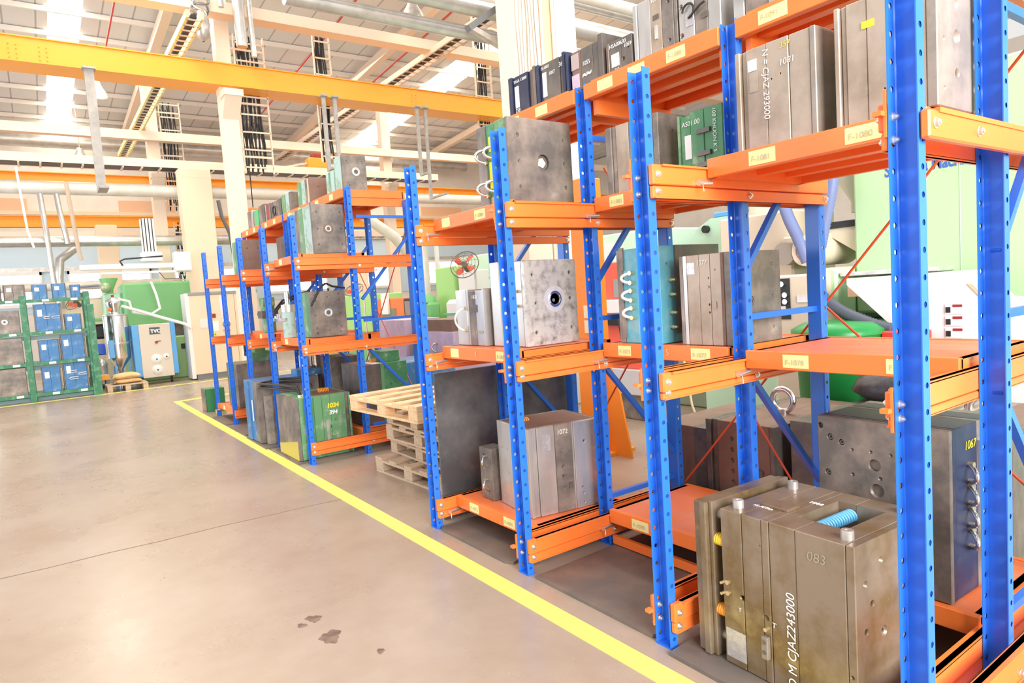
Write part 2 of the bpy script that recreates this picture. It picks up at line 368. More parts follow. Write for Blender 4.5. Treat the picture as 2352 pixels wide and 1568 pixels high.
def ibeam(x0, x1, y, z0, z1, fl, m, label, fo=None, name='crane_beam', cat='crane beam', bolts=()):
    f0, f1 = fo or (y-fl/2, y+fl/2)
    t = thing(name, label, cat, (x0, y, z0))
    MB().box(x0, x1, y-.012, y+.012, z0+.02, z1-.02).obj('web', m, t)
    MB().box(x0, x1, f0, f1, z0, z0+.02).obj('bottom_flange', m, t)
    MB().box(x0, x1, f0, f1, z1-.02, z1).obj('top_flange', m, t)
    for bx in bolts:
        for i in range(4):
            for j in range(2): MB().cyl((bx+(.05 if j else -.05), y-.012, z0+.06+i*.07), (bx+(.05 if j else -.05), y-.03, z0+.06+i*.07), .012, 6).obj('bolt', m, t)
    return t
ibeam(-8, 22, 13.3, 5.76, 6.17, .56, YCRANE, 'nearest deep yellow crane beam spanning above the racks', fo=(13.26, 13.86), bolts=(.1, .5, 7.2))
ibeam(-8, 22, 21.0, 4.98, 5.42, .3, YCRANE, 'yellow crane beam behind the long cream cable gantry')
ibeam(-8, 22, 23.3, 4.30, 4.62, .26, YCRANE, 'lowest yellow crane beam on the far wall side')
t = thing('tie_beam', 'high cream tie beam crossing in front of the roof above the crane beam', 'beam', (0, 13.2, 7))
MB().box(-8, 22, 13.1, 13.34, 7.0, 7.21).obj('beam_body', CREAM, t); MB().box(-8, 22, 13.05, 13.38, 6.98, 7.01).obj('lower_flange', CREAM, t)
t = thing('tie_beam', 'cream tie beam far back under the large silver duct', 'beam', (0, 20.2, 6))
MB().box(-8, 22, 19.9, 20.08, 6.2, 6.42).obj('beam_body', CREAM, t); MB().box(-8, 22, 19.86, 20.09, 6.18, 6.21).obj('lower_flange', CREAM, t)
def tray(x0, x1, y, z, lb):
    t = thing('cable_gantry', lb, 'cable tray', (x0, y, z))
    MB().box(x0, x1, y, y+.03, z, z+.2).obj('front_channel', CREAM, t); MB().box(x0, x1, y+.6, y+.63, z, z+.2).obj('rear_channel', CREAM, t)
    n = int((x1-x0)/.42)
    for i in range(n): MB().box(x0+i*.42, x0+i*.42+.04, y+.03, y+.6, z-.03, z).obj('rung', CREAM, t)
    MB().box(x0, x1, y+.08, y+.56, z+.002, z+.1).obj('cable_bundle', BLACKC, t)
tray(-8, 11, 19.07, 5.33, 'long cream cable gantry with dark rungs crossing the far hall')
tray(-8, 16, 23.0, 3.95, 'lower cream cable gantry near the far wall')
def duct(p, q, r, m, lb, n=20, seams=True, name='duct', cat='duct'):
    t = thing(name, lb, cat, p)
    p = Vector(p); q = Vector(q)
    MB().cyl(p, q, r, n).obj('duct_body', m, t)
    if seams:
        k = MB(); L = (q-p).length; d = (q-p)/L
        for i in range(1, int(L/1.2)): k.ring(p+d*i*1.2, p+d*(i*1.2+.03), r*1.04, r*.98, n)
        k.obj('seam_ring', m, t)
    return t
DUCT = mat('silver_duct', (.5, .49, .47), .34, .6, (.62, .6, .58), 4, .4, .6)
PIPEW = mat('white_pipe', (.78, .75, .70), .45, .1, (.7, .64, .56), 1.5, .45, .6)
duct((-8, 25.3, 7.18), (16, 25.3, 7.18), .2, DUCT, 'large silver duct high along the far wall under the roof')
duct((-8, 19.5, 4.8), (6.3, 19.5, 4.8), .16, PIPEW, 'large pale pipe crossing below the cable gantry')
duct((-8, 19.5, 3.52), (4.6, 19.5, 3.52), .13, DUCT, 'silver ribbed pipe crossing above the green rack')
duct((-1, 23.2, 2.6), (3.8, 23.2, 2.6), .12, PIPEW, 'lower pale pipe just above the blue moulds on the green rack')
duct((6.3, 19.5, 4.8), (15, 19.5, 4.8), .16, PIPEW, 'pale pipe continuing behind the blue racks')
for i, (z, yy, r) in enumerate([(6.55, 9.0, .1), (6.32, 9.3, .12), (6.08, 9.0, .13), (6.3, 8.3, .1), (5.85, 9.4, .11)]):
    duct((-1 if i in (1, 3) else 3.2, yy, z), (20, yy, z), r, PIPEW if i % 2 else DUCT, ['top silver pipe of the bundle at upper right', 'second pipe down of the bundle at upper right', 'third silver pipe down of the bundle at upper right', 'pale pipe in front of the bundle at upper right', 'lowest silver pipe of the bundle at upper right'][i], seams=False)
DKST = mat('dark_grey_angle_steel', (.17, .18, .19), .45)
t = thing('pipe_bracket', 'dark grey steel V bracket beside the cable covered pillar', 'bracket', (5.04, 7.6, 5.1))
MB().bar((6.2, 7.6, 5.95), (5.0, 7.6, 5.09), .08, .11, (0, 1, 0)).obj('upper_arm', DKST, t); MB().bar((5.04, 7.6, 5.11), (6.0, 7.6, 4.78), .07, .09, (0, 1, 0)).obj('lower_arm', STEEL, t)
# near pillar
t = thing('pillar', 'broad white and peach pillar covered with cables behind the top shelf', 'column', (5.4, 6.9, 0))
MB().bbox(5.25, 5.65, 6.9, 7.3, 0, 9, .01).obj('left_shaft', CREAM, t); MB().bbox(5.65, 5.93, 6.96, 7.2, 0, 9, .01).obj('infill_panel', PEACH, t); MB().bbox(5.93, 6.28, 6.9, 7.3, 0, 9, .01).obj('right_shaft', WHITE, t)
for i in range(7):
    x = 5.27+i*.05; pts = [(x+.012*math.sin(z*2.1+i), 6.88-.008*(i % 2), z*.45) for z in range(5, 20)]
    MB().tube(pts, .012, 6).obj('cable', WHITE if i % 3 else STEEL, t)
for x in (5.7, 5.9): MB().cyl((x, 6.93, 0), (x, 6.93, 9), .025, 10).obj('conduit', CREAM, t)
# vertical cable ladders
def ladder(x, y, z0, z1, w, lb, nc=9, to=None):
    t = thing('cable_ladder', lb, 'cable ladder', (x, y, z0))
    for s in (0, w): MB().box(x+s-.012, x+s+.012, y, y+.05, z0, z1).obj('side_rail', CREAM, t)
    if to:
        for zz in (z0+.3, (z0+z1)/2, z1-.3): MB().box(min(x, to[0]), max(x+w, to[0]), y+.02, max(y+.05, to[1]), zz, zz+.04).obj('bracket', CREAM, t)
    k = 0; z = z0+.1
    while z < z1: MB().box(x, x+w, y, y+.02, z, z+.03).obj('rung', CREAM, t); z += .34; k += 1
    for i in range(nc):
        xx = x+.04+(w-.08)*i/(nc-1)*.8; ph = random.random()*6
        MB().tube([(xx+.02*math.sin(ph+j*.7), y+.06+.01*(i % 2), z0+.1*(i % 3)+(z1-z0-.2)*j/14) for j in range(15)], .018, 6).obj('cable', BLACKC, t)
ladder(3.6, 13.7, 4.25, 6.9, .55, 'vertical cable ladder full of black cables beside the nearest column', 12, (3.44, 13.5))
ladder(9.15, 13.7, 4.2, 8.3, .45, 'vertical cable ladder with dark cables beside the pillar, far right', 9, (9.9, 13.5))
ladder(3.2, 20.2, 4.4, 7.3, .5, 'vertical cable ladder beside the far column', 8, (3.1, 20.25))
ladder(3.3, 20.3, 2.2, 4.1, .35, 'short vertical cable ladder low behind the far column', 6, (3.1, 20.35))
ladder(5.25, 13.9, 4.6, 7.4, .35, 'vertical cable ladder below the crane beam left of the hangers', 7)
# horizontal ladders running away under the roof
def hladder(x, y0, y1, z, w, lb, m=CREAM):
    t = thing('cable_ladder', lb, 'cable ladder', (x, y0, z))
    for s in (0, w): MB().box(x+s-.02, x+s+.02, y0, y1, z, z+.12).obj('side_rail', m, t)
    y = y0+.1
    while y < y1: MB().box(x, x+w, y, y+.03, z, z+.02).obj('rung', CREAM, t); y += .26
    MB().box(x+.06, x+w*.65, y0+.05, y1-.05, z+.022, z+.07).obj('cable_bundle', BLACKC, t)
hladder(7.6, 10.6, 25, 6.9, .32, 'long roof cable ladder running back right of the column')
hladder(2.55, 12.4, 24, 6.55, .24, 'roof cable ladder with yellow edge running back at left', mat('pale_yellow_paint', (.93, .8, .35), .5))
# hanging bits
def hanger(x, y, z0, z1, lb, w=.09, foot=.28, m=ZWEAR):
    t = thing('pipe_hanger', lb, 'hanger', (x, y, z0))
    MB().box(x-w/2, x+w/2, y-.03, y+.03, z0, z1).obj('strut', m, t); MB().box(x-w/2, x+w/2, y-foot, y+.03, z0-.04, z0).obj('foot', m, t); MB().box(x-w/2-.03, x+w/2+.03, y-.1, y+.1, z1-.03, z1).obj('clamp', m, t)
hanger(1.10, 13.2, 3.75, 5.76, 'heavy grey hanger strut below the yellow crane beam, leftmost', .14, .5)
hanger(5.1, 13.2, 4.3, 5.76, 'grey hanger strut left of a pair below the crane beam', .07)
hanger(5.33, 13.2, 4.1, 5.76, 'grey hanger strut right of a pair below the crane beam', .07)
hanger(7.2, 13.2, 4.3, 5.76, 'grey hanger strut above the blue end post, left of its pair', .06)
hanger(7.4, 13.2, 3.8, 5.76, 'grey hanger strut above the blue end post, right of its pair', .06, .7)
t = thing('drop_pipe', 'lagged grey drop pipe hanging beside the nearest column', 'pipe', (3.5, 13.0, 6))
MB().cyl((3.52, 12.85, 6.35), (3.5, 12.85, 8.7), .1, 14).obj('lagging', DUCT, t); MB().cyl((3.72, 12.85, 6.2), (3.68, 12.85, 8.7), .05, 10).obj('pipe', STEEL, t); MB().cyl((3.22, 12.85, 7.0), (3.2, 12.85, 8.7), .05, 10).obj('pipe', STEEL, t)
t = thing('cable_coil', 'tangled grey cable coil hanging at the top left of the nearest column', 'cable', (2.85, 13.0, 7))
for i in range(6):
    c = Vector((2.88+.05*math.sin(i), 13.0, 7.25-.1*i)); MB().tube([c+Vector((.14*math.cos(a/16*6.283), .05*math.sin(a/8*6.283+i), .12*math.sin(a/16*6.283))) for a in range(16)], .018, 6, close=True).obj('cable_loop', DKST if i % 2 else STEEL, t)
MB().cyl((2.88, 13.0, 7.3), (2.9, 13.0, 8.8), .05, 8).obj('cable_drop', DKST, t); MB().lathe((2.9, 13.0, 6.4), [(.02, 0), (.12, .08), (.14, .3), (.05, .55)], 14).obj('junction_bulb', DUCT, t)
def drop(pts, r, m, lb):
    if 17.5 < pts[0][1] < 18.2: pts = [(x*1.075, y*1.075, 1.6+(z-1.6)*1.075) for x, y, z in pts]
    tag(MB().tube(pts, r, 10).obj('drop_pipe', m), lb, 'pipe')
drop([(.32, 18, 4.4), (.33, 17.8, 4.0), (.36, 17.8, 3.3), (.38, 17.8, 2.6), (.4, 17.8, 2.2)], .06, DUCT, 'silver drop pipe below the pale pipe, left one of two')
drop([(.62, 18, 4.4), (.64, 17.8, 4.0), (.7, 17.8, 3.5), (.72, 17.8, 3.3)], .06, DUCT, 'silver drop pipe below the pale pipe, right one of two')
drop([(-.05, 17.6, 4.9), (-.02, 17.6, 4.3), (.02, 17.6, 3.6), (.1, 17.6, 3.2)], .025, WHITE, 'thin white drop pipe at the left edge')
drop([(.85, 18.6, 4.8), (.95, 18.6, 3.2), (.98, 18.6, 3.0)], .045, mat('brown_conduit', (.55, .42, .32), .5), 'brown conduit dropping behind the pale pipe')
drop([(.95, 20, 3.4), (.6, 19.8, 3.1), (.55, 19.8, 2.7), (.5, 19.8, 1.9)], .1, DUCT, 'bent silver exhaust pipe behind the green rack')
drop([(5.6, 16, 3.8), (6.9, 16, 3.8), (7.8, 16, 3.2), (8.3, 16, 2.6)], .14, PIPEW, 'fat white bent pipe seen past the left rack top')
drop([(3.9, 17.6, 4.3), (3.95, 17.6, 3.9), (4.1, 17.6, 3.5), (4.15, 17.6, 2.9)], .05, DKST, 'dark bent hose hanging by the nearest column')
drop([(6.75, 12.6, 0), (6.75, 12.6, 2.2), (6.75, 12.6, 3.1)], .12, PIPEW, 'fat pale vertical pipe behind the cage fan')
drop([(7.15, 12.7, 0), (7.15, 12.7, 2.0), (7.15, 12.7, 3.1)], .05, WHITE, 'thin white vertical pipe right of the fat pale one')
def lamp(x, y, z, lb):
    t = thing('high_bay_lamp', lb, 'lamp', (x, y, z))
    MB().lathe((x, y, z), [(.24, 0), (.2, .12), (.1, .3), (.08, .42), (0, .42)], 20).obj('reflector', STEEL, t); MB().cyl((x, y, z+.42), (x, y, ZR(y)-.2), .012, 6).obj('rod', STEEL, t)
    MB().lathe((x, y, z+.02), [(0, 0), (.18, 0), (.1, .1)], 16).obj('bulb', LAMP, t)
lamp(6.95, 12.6, 7.35, 'clear high bay lamp hanging above the middle of the hall'); lamp(1.5, 23.4, 6.2, 'small lit bell lamp hanging at far left'); lamp(1.85, 20.5, 7.35, 'lit lamp just under the yellow crane beam at left')
t = thing('hoist', 'yellow crane hoist with a red top on the far gantry', 'hoist', (7.1, 19.6, 5.5)); MB().bbox(6.9, 7.5, 19.4, 19.8, 5.56, 5.9, .04).obj('hoist_body', YCRANE, t); MB().bbox(7.05, 7.4, 19.45, 19.75, 5.9, 6.03, .03).obj('red_cap', MRED, t); MB().bar((6.0, 19.6, 5.55), (6.9, 19.6, 5.75), .05, .05).obj('arm', CREAM, t)
t = thing('hoist', 'small orange and dark green chain hoist behind the left rack', 'hoist', (4.5, 16, 4)); MB().bbox(4.15, 4.5, 15.9, 16.2, 3.55, 3.9, .03).obj('trolley', ORANGE, t); MB().cyl((4.4, 15.9, 3.6), (4.75, 15.9, 3.6), .14, 14).obj('motor', mat('motor_green', (.08, .14, .13), .4), t); MB().cyl((4.35, 16.0, 3.0), (4.35, 16.0, 3.6), .01, 6).cyl((4.3, 16.05, 3.88), (4.3, 16.05, 6.6), .012, 6).obj('chain', BLACKC, t)
# ------------------------------------------------------------ blue and orange mould racks
PW, PD = .0836, .05
POSTME = {}
def post_mesh(h, back):
    k = (h, back)
    if k in POSTME: return POSTME[k]
    s = -1 if back else 1; t = .0035; c = .006
    def X(v): return s*v
    # lipped U profile seen from above, open towards -x (or +x for back posts)
    out = [(0, 0), (PD-c, 0), (PD, c), (PD, PW-c), (PD-c, PW), (0, PW)]
    inn = [(0, PW-t), (PD-c-.001, PW-t), (PD-t, PW-c-.001), (PD-t, c+.001), (PD-c-.001, t), (0, t)]
    n = 6; mb = MB(); vs = []
    for z in (0, h):
        vs += [(X(a), b_, z) for a, b_ in out]+[(X(a), b_, z) for a, b_ in inn[::-1]]
    fs = []
    for i in range(5): fs += [(i, i+1, 12+i+1, 12+i), (6+i, 12+6+i, 12+6+i+1, 6+i+1), (i, 6+i, 6+i+1, i+1), (12+i, 12+i+1, 12+6+i+1, 12+6+i)]
    fs += [(0, 12, 18, 6), (5, 11, 23, 17)]
    mb.add(vs, fs); me = mb.mesh('upright'); me.materials.append(POSTM); POSTME[k] = me; return me
def add_post(root, x, y, h, back=False, foot=True):
    o = bpy.data.objects.new('upright', post_mesh(h, back)); COL.objects.link(o); o.parent = root; off = ORG[root.name]
    o.location = Vector((x, y, 0))-off; ORG[o.name] = Vector((x, y, 0))
    if foot:
        s = -1 if back else 1
        MB().box(x+min(0, s*PD)-.002, x+max(0, s*PD)+.002, y-.002, y+PW+.002, 0, .006).obj('foot_plate', BLUEP, o)
    return o
BOLTME = None
def bolt_at(par, p, d, r=.011):
    p = Vector(p); d = Vector(d)
    MB().cyl(p, p+d*.003, r*1.35, 12).cyl(p+d*.003, p+d*.011, r, 6).cyl(p+d*.011, p+d*.016, r*.5, 8).obj('bolt', ZINC, par)
def rail(root, y, zt, zb, x1=3.435, side=-1, x0=2.103, bolts=True, plate=True, short=False):
    # side -1: fixed to the near face of the post (y), +1: to its far face
    yo = y+side*.03; a, b_ = sorted((y+side*.002, yo)); zm = zt-.082
    mb = MB().bbox(x0, x1, a, b_, zm, zt, .004)
    mb.box(x0+.05, x1-.02, a-(.012 if side < 0 else 0), b_+(.012 if side > 0 else 0), zt-.008, zt)
    a2, b2 = sorted((y+side*.002, y+side*.024)); mb.bbox(x0+.003, x1, a2, b2, zb, zm-.004, .004)
    mb.box(x0+.01, x1-.03, min(a2, b2)-(.006 if side < 0 else 0), max(a2, b2)+(.006 if side > 0 else 0), zb, zb+.006)
    o = mb.obj('support_rail', ORANGE, root)
    if bolts:
        for xx, zz in ((x0+.028, zt-.04), (x0+.03, zb+.03), (2.76, zb+.028), (3.41, zb+.028)):
            bolt_at(o, (xx, yo if zz > zm else y+side*.024, zz), (0, side, 0))
    if side > 0 and x0 > 2.1:
        for zz in (zt-.04, zb+.03): bolt_at(o, (2.127, y-.0035, zz), (0, -1, 0), .0105)
    return o
def drawer(root, y0, y1, x0, zt, depth=.72, labels=(), pin=True, m=ORANGE, small=False):
    h = .078; t = .006
    mb = MB().bbox(x0, x0+.035, y0, y1, zt-h, zt+.004, .003)
    mb.box(x0+.02, x0+depth, y0, y0+.03, zt-h, zt-.001).box(x0+.02, x0+depth, y1-.03, y1, zt-h, zt-.001).box(x0+depth-.03, x0+depth, y0, y1, zt-h, zt+.002)
    o = mb.obj('drawer', m, root)
    MB().box(x0+.004, x0+depth-.004, y0+.002, y1-.002, zt-.008, zt-.001).obj('deck_plate', DECK, o)
    k = MB()
    for i in range(3):
        xx = x0+.14+i*(depth-.28)/2; k.box(xx-.03, xx+.03, y0+.03, y1-.03, zt-.055, zt-.01)
    k.obj('deck_rib', m, o)
    for (yy, w, txt) in labels:
        MB().box(x0-.0015, x0+.001, yy-w, yy, zt-h+.012, zt-.008).obj('label_sticker', STICK, o)
        if txt and not small: text(txt, .032, Vector((x0-.002, yy-.012, zt-h+.026))-ORG[o.name], (0, -1, 0), (0, 0, 1), INK, 'printed_number', o)
    if pin:
        yy = y1+.004; p = MB().cyl((x0+.03, yy+.0, zt-.095), (x0-.055, yy-.01, zt-.10), .011, 10).cyl((x0-.055, yy-.01, zt-.10), (x0-.07, yy-.012, zt-.10), .014, 10)
        p.tube([(x0-.06, yy-.02, zt-.10), (x0-.065, yy-.03, zt-.105), (x0-.066, yy-.034, zt-.14)], .003, 6)
        p.obj('locking_pin', ZINC, o)
    return o
def shelf(root, y0, y1, x0=2.735, x1=3.43, zt=2.765, labels=(), small=False):
    mb = MB().bbox(x0-.012, x0+.03, y0, y1, zt-.08, zt+.004, .003).box(x0-.005, x0+.02, y0+.06, y1-.06, zt, zt+.014)
    for s in (y0, y1-.02): mb.box(x0+.02, x1-.02, s, s+.02, zt-.08, zt-.009)
    mb.box(x1-.03, x1, y0, y1, zt-.08, zt+.004)
    o = mb.obj('top_shelf', ORANGE, root)
    MB().box(x0, x1, y0+.002, y1-.002, zt-.008, zt).obj('deck_plate', DECK, o)
    k = MB()
    for i in range(3):
        xx = x0+.16+i*.18; k.box(xx-.03, xx+.03, y0+.01, y1-.01, zt-.06, zt-.01)
    k.obj('deck_rib', ORANGE, o)
    for s in (y0+.012, y1-.042): MB().box(x0+.05, x1, s, s+.03, zt-.165, zt-.082).obj('side_rail', ORANGE, o)
    for (yy, w, txt) in labels:
        MB().box(x0-.014, x0-.011, yy-w, yy, zt-.068, zt-.008).obj('label_sticker', STICK, o)
        if txt and not small: text(txt, .032, Vector((x0-.0145, yy-.012, zt-.05))-ORG[o.name], (0, -1, 0), (0, 0, 1), INK, 'printed_number', o)
def braces(root, y, full=True):
    ym = y+PW/2
    def b(p, q, n='brace', w=.03): MB().bar(p, q, .028, w, (0, 1, 0) if p[2] != q[2] else (0, 0, 1)).obj(n, BLUEP, root)
    b((2.785, ym, 1.40), (3.39, ym, 1.40)); b((2.785, ym, .29), (3.39, ym, .29)); b((2.785, ym, 2.48), (3.39, ym, 2.48))
    if full:
        b((2.785, ym, 1.13), (3.39, ym, .46)); b((2.785, ym, 1.62), (3.39, ym, 2.30))

FR = [4.009, 2.964, 1.927, .89, -.147]
R = thing('storage_rack', 'near blue and orange steel mould rack with pull out shelves', 'rack', (2.1, 2.0, 0))
for i, y in enumerate(FR):
    add_post(R, 2.1, y, 2.478 if i < 3 else 2.85); add_post(R, 2.735, y, 2.78 if i < 3 else 2.85); add_post(R, 3.44, y, 2.66, True)
    braces(R, y)
LV = [(.21, .078), (1.215, 1.10), (2.08, 1.942)]
for i, y in enumerate(FR[:4]):
    for k, (zt, zb) in enumerate(LV):
        if i > 0 or True:
            if not (i == 3 and k > 0): rail(R, y, zt, zb)
        if i > 0: rail(R, y+PW, zt, zb, side=1, bolts=(i == 3))
o = MB().bbox(2.103, 3.435, FR[3]-.03, FR[3]-.002, 1.955, 2.038, .006).box(2.16, 3.40, FR[3]-.034, FR[3]-.004, 2.03, 2.045).obj('support_rail', ORANGE, R)
for xx in (2.135, 2.44, 3.0): bolt_at(o, (xx, FR[3]-.03, 1.998), (0, -1, 0), .012)
MB().box(2.73, 2.755, 2.02, 2.93, .025, .075).obj('floor_beam', ORANGE, R)
rail(R, FR[4]+PW, .21, .078, side=1, bolts=False); rail(R, FR[4]+PW, 2.08, 1.942, side=1, bolts=False)
# small hooked ends showing past the posts
for y in (FR[1], FR[2], FR[3]):
    for zt in (.15, 1.16, 2.05): MB().box(2.095, 2.103, y+PW+.002, y+PW+.010, zt-.07, zt+.07).box(2.07, 2.097, y+PW+.004, y+PW+.03, zt-.008, zt+.006).obj('rail_stop', ORANGE, R)
def bay(i): return FR[i+1]+PW+.034, FR[i]-.036
y0, y1 = bay(0)
drawer(R, y0, y1, 2.25, .212, labels=[(3.80, .11, 'F-1072'), (3.40, .12, 'F-1071')])
drawer(R, y0, y1, 2.225, 1.255, labels=[(3.86, .10, ''), (3.32, .08, 'F-1073')])
drawer(R, y0, y1, 2.23, 2.112, labels=[(3.86, .10, ''), (3.46, .12, 'F-1084')])
y0, y1 = bay(1)
drawer(R, y0, y1, 2.71, .24, labels=[(2.74, .13, 'F-1070')])
drawer(R, y0, y1, 2.735, 1.252, labels=[(2.80, .10, 'F-1075'), (2.27, .12, 'F-1077')])
drawer(R, y0, y1, 2.73, 2.108, labels=[(2.80, .11, 'F-1083'), (2.27, .12, 'F-1082')])
y0, y1 = bay(2)
drawer(R, y0, y1, 2.80, .24, labels=[(1.3, .12, 'F-1067')])
drawer(R, y0, y1, 2.66, 1.25, labels=[(1.70, .12, 'F-1078'), (1.26, .10, 'F-1079')])
drawer(R, y0, y1, 2.44, 2.112, labels=[(1.68, .12, 'F-1081'), (1.28, .13, 'F-1080')])
shelf(R, 3.05, 4.005, labels=[(3.72, .12, ''), (3.42, .12, '')])
shelf(R, 2.015, 2.960, labels=[(2.84, .12, ''), (2.6, .12, ''), (2.33, .12, 'F-1088')])
shelf(R, .98, 1.923, labels=[(1.80, .14, 'F-1091')])
text('4', .05, Vector((2.2225, 3.56, 1.20))-ORG[R.name], (0, -1, 0), (0, 0, 1), INK, 'pencil_number', R)
text('5', .05, Vector((2.7325, 2.44, 1.20))-ORG[R.name], (0, -1, 0), (0, 0, 1), INK, 'pencil_number', R)
XR = mat('red_tie_rod', (.75, .10, .03), .45)
for p, q in [((3.46, 2.97, .24), (3.46, .97, 2.55)), ((3.47, 2.12, .30), (3.47, 3.6, 2.45)), ((3.47, .9, .45), (3.47, 2.0, 1.45)), ((3.46, 4.0, .3), (3.46, 3.0, 1.6))]:
    MB().cyl(p, q, .0065, 8).obj('tie_rod', XR, R)
# two hook bolts on the rail of the near bay
o = MB().cyl((3.2, .86, 1.17), (3.2, .83, 1.17), .022, 16)

FF = [6.551, 7.6, 8.65, 9.71, 10.77]
R2 = thing('storage_rack', 'far blue and orange steel mould rack beyond the pallets', 'rack', (2.09, 8.5, 0))
for i, y in enumerate(FF):
    add_post(R2, 2.09, y, 2.478); add_post(R2, 2.69, y, 2.78); add_post(R2, 3.40, y, 2.66, True)
    if i < 3: braces(R2, y)
    for k, (zt, zb) in enumerate(LV):
        if k == 0 and i not in (0, 3, 4): continue
        if k == 0: rail(R2, y, .225 if i == 0 else .21, .1, x0=2.095, bolts=(i == 0), x1=3.39)
        else: rail(R2, y, zt if i else zt-.01, zb, x0=2.095, bolts=(i < 3), x1=3.39)
        if i and k: rail(R2, y+PW, zt, zb, side=1, x0=2.095, bolts=False, x1=3.39)
def bay2(i): return FF[i]+PW+.034, FF[i+1]-.036
for i, x0, z, lb in [(0, 2.19, 2.112, (7.36,)), (0, 2.19, 1.253, (7.4,)), (1, 2.70, 2.11, (8.4,)), (1, 2.5, 1.253, (8.4, 8.1)), (2, 2.68, 2.11, ()), (2, 2.45, 1.253, (9.4, 9.0)), (3, 2.69, 2.11, ()), (3, 2.69, 1.253, ()), (3, 2.12, .21, (10.5,)), (0, 2.69, .24, (7.4,))]:
    a, b_ = bay2(i); drawer(R2, a, b_, x0, z, depth=.69, labels=[(yy, .1, '') for yy in lb], small=True)
for i, ls in ((0, (7.45, 7.0)), (1, (8.45, 8.05)), (2, (9.5, 9.1)), (3, (10.5, 10.1))):
    shelf(R2, FF[i]+PW+.004, FF[i+1]-.004, 2.69, 3.39, labels=[(yy, .1, '') for yy in ls], small=True)
for p, q in [((3.42, 6.6, 2.5), (3.42, 8.6, .3)), ((3.42, 6.6, .3), (3.42, 8.6, 2.5))]: MB().cyl(p, q, .006, 8).obj('tie_rod', XR, R2)

# ------------------------------------------------------------ injection moulds
def mould(label, x, y, z, w, d, h, plates, axis='y', rz=0., holes=(), cat='mould', group=None, name='injection_mould', screws=True, c=.003):
    """local frame: origin at the near left bottom corner, w along x, d along y. plates: (end fraction, material, side inset, top inset, front inset)"""
    t = thing(name, label, cat, (x, y, z), math.radians(rz), group, local=True)
    L = d if axis == 'y' else w; a = 0.; objs = []
    for p in plates:
        e, m = p[0], p[1]; si = p[2] if len(p) > 2 else 0.; ti = p[3] if len(p) > 3 else 0.
        b_ = e*L
        if axis == 'y': mb = MB().bbox(si, w-si*.3, a+.0008, b_-.0008, 0, h-ti, c); bb = (si, w-si*.3, a, b_)
        else: mb = MB().bbox(a+.0008, b_-.0008, si, d-si*.3, 0, h-ti, c); bb = (a, b_, si, d-si*.3)
        nm = 'clamp_plate' if (p is plates[0] or p is plates[-1]) and len(plates) > 1 else 'mould_plate'
        o = mb.obj(nm, m, t, local=True); ORG[o.name] = Vector((0, 0, 0)); objs.append((o, bb)); a = b_
    for hs in holes:
        face, u, v, r = hs[:4]; dep = hs[4] if len(hs) > 4 else .02; kind = hs[5] if len(hs) > 5 else 'screw'
        for o, bb in objs:
            if face == 'y' and bb[2] < .06 and bb[0]-.001 <= u <= bb[1]+.001 and (axis == 'x' or bb[2] < .001 or True):
                p = Vector((u, bb[2], v)); dr = Vector((0, 1, 0)); th = bb[3]-bb[2]
            elif face == 'x' and bb[0] < .06 and bb[2]-.001 <= u <= bb[3]+.001:
                p = Vector((bb[0], u, v)); dr = Vector((1, 0, 0)); th = bb[1]-bb[0]
            else: continue
            dd = min(dep, th*.8)
            o['_c'] = 1; CUTS.setdefault(o.name, []).append((p, dr, r, dd))
            if kind == 'screw' and r < .03:
                s = MB().ring(p+dr*dd*.35, p+dr*dd*.98, r*.68, r*.36, 12); s.obj('socket_screw', MSTG, t, local=True)
            break
    for o, bb in objs:
        if o.name in CUTS:
            k = MB()
            for p, dr, r, dd in CUTS[o.name]: k.cyl(p-dr*.01, p+dr*dd, r, 16)
            cut(o, k)
            if '_c' in o: del o['_c']
    return t
CUTS = {}
def lring(t, u, v, r, m=CHROME, face='y', hole=.5, off=0.):
    # locating ring standing off a face with an open bore
    d = Vector((0, -1, 0)) if face == 'y' else Vector((-1, 0, 0)); p = Vector((u, -off, v)) if face == 'y' else Vector((-off, u, v))
    MB().ring(p-d*.001, p+d*.006, r, r*hole, 28).ring(p+d*.004, p+d*.01, r*.9, r*.78, 28).obj('locating_ring', m, t, local=True)
    MB().cyl(p-d*.0005, p+d*.0012, r*hole*.98, 20).obj('sprue_bush', MSTD, t, local=True)
def uhose(t, p, w, h, out, r=.009, m=CHROME, face='x', horiz=False):
    # U shaped water bridge standing out from a face, its two ends one above the other (or side by side)
    p = Vector(p); d = Vector((-1, 0, 0)) if face == 'x' else Vector((0, -1, 0)); s = Vector((0, 1, 0)) if face == 'x' else Vector((1, 0, 0)); up = Vector((0, 0, 1))
    if horiz: up, s = s, up
    pts = []
    for i in range(15):
        a = math.pi*i/14; pts.append(p+up*(h/2*math.cos(a))+d*(out*math.sin(a)+.0)+s*w*math.sin(a))
    MB().tube(pts, r, 8).obj('water_bridge', m, t, local=True)
    for e in (pts[0], pts[-1]): MB().cyl(e, e+d*.02, r*1.5, 8).obj('fitting', BRASS, t, local=True)
BRASS = mat('brass_fitting', (.75, .62, .38), .3, .8)
def chalk(t, txt, size, face, u, v, m=CHALK, vertical=False, off=.001, bold=-.0002):
    if face != 'z': off = max(off, -.0025)
    if face == 'y': o, ux, uy = (u, -off, v), Vector((1, 0, 0)), Vector((0, 0, 1))
    elif face == 'x': o, ux, uy = (-off, u, v), Vector((0, -1, 0)), Vector((0, 0, 1))
    else: o, ux, uy = (u, v, off), Vector((0, -1, 0)), Vector((1, 0, 0))
    if vertical == 1: ux, uy = uy, -ux      # reads upward
    if vertical == 2: ux, uy = -uy, ux
    return text(txt, size, o, ux, uy, m, 'chalk_writing', t, bold=bold, shear=.12)
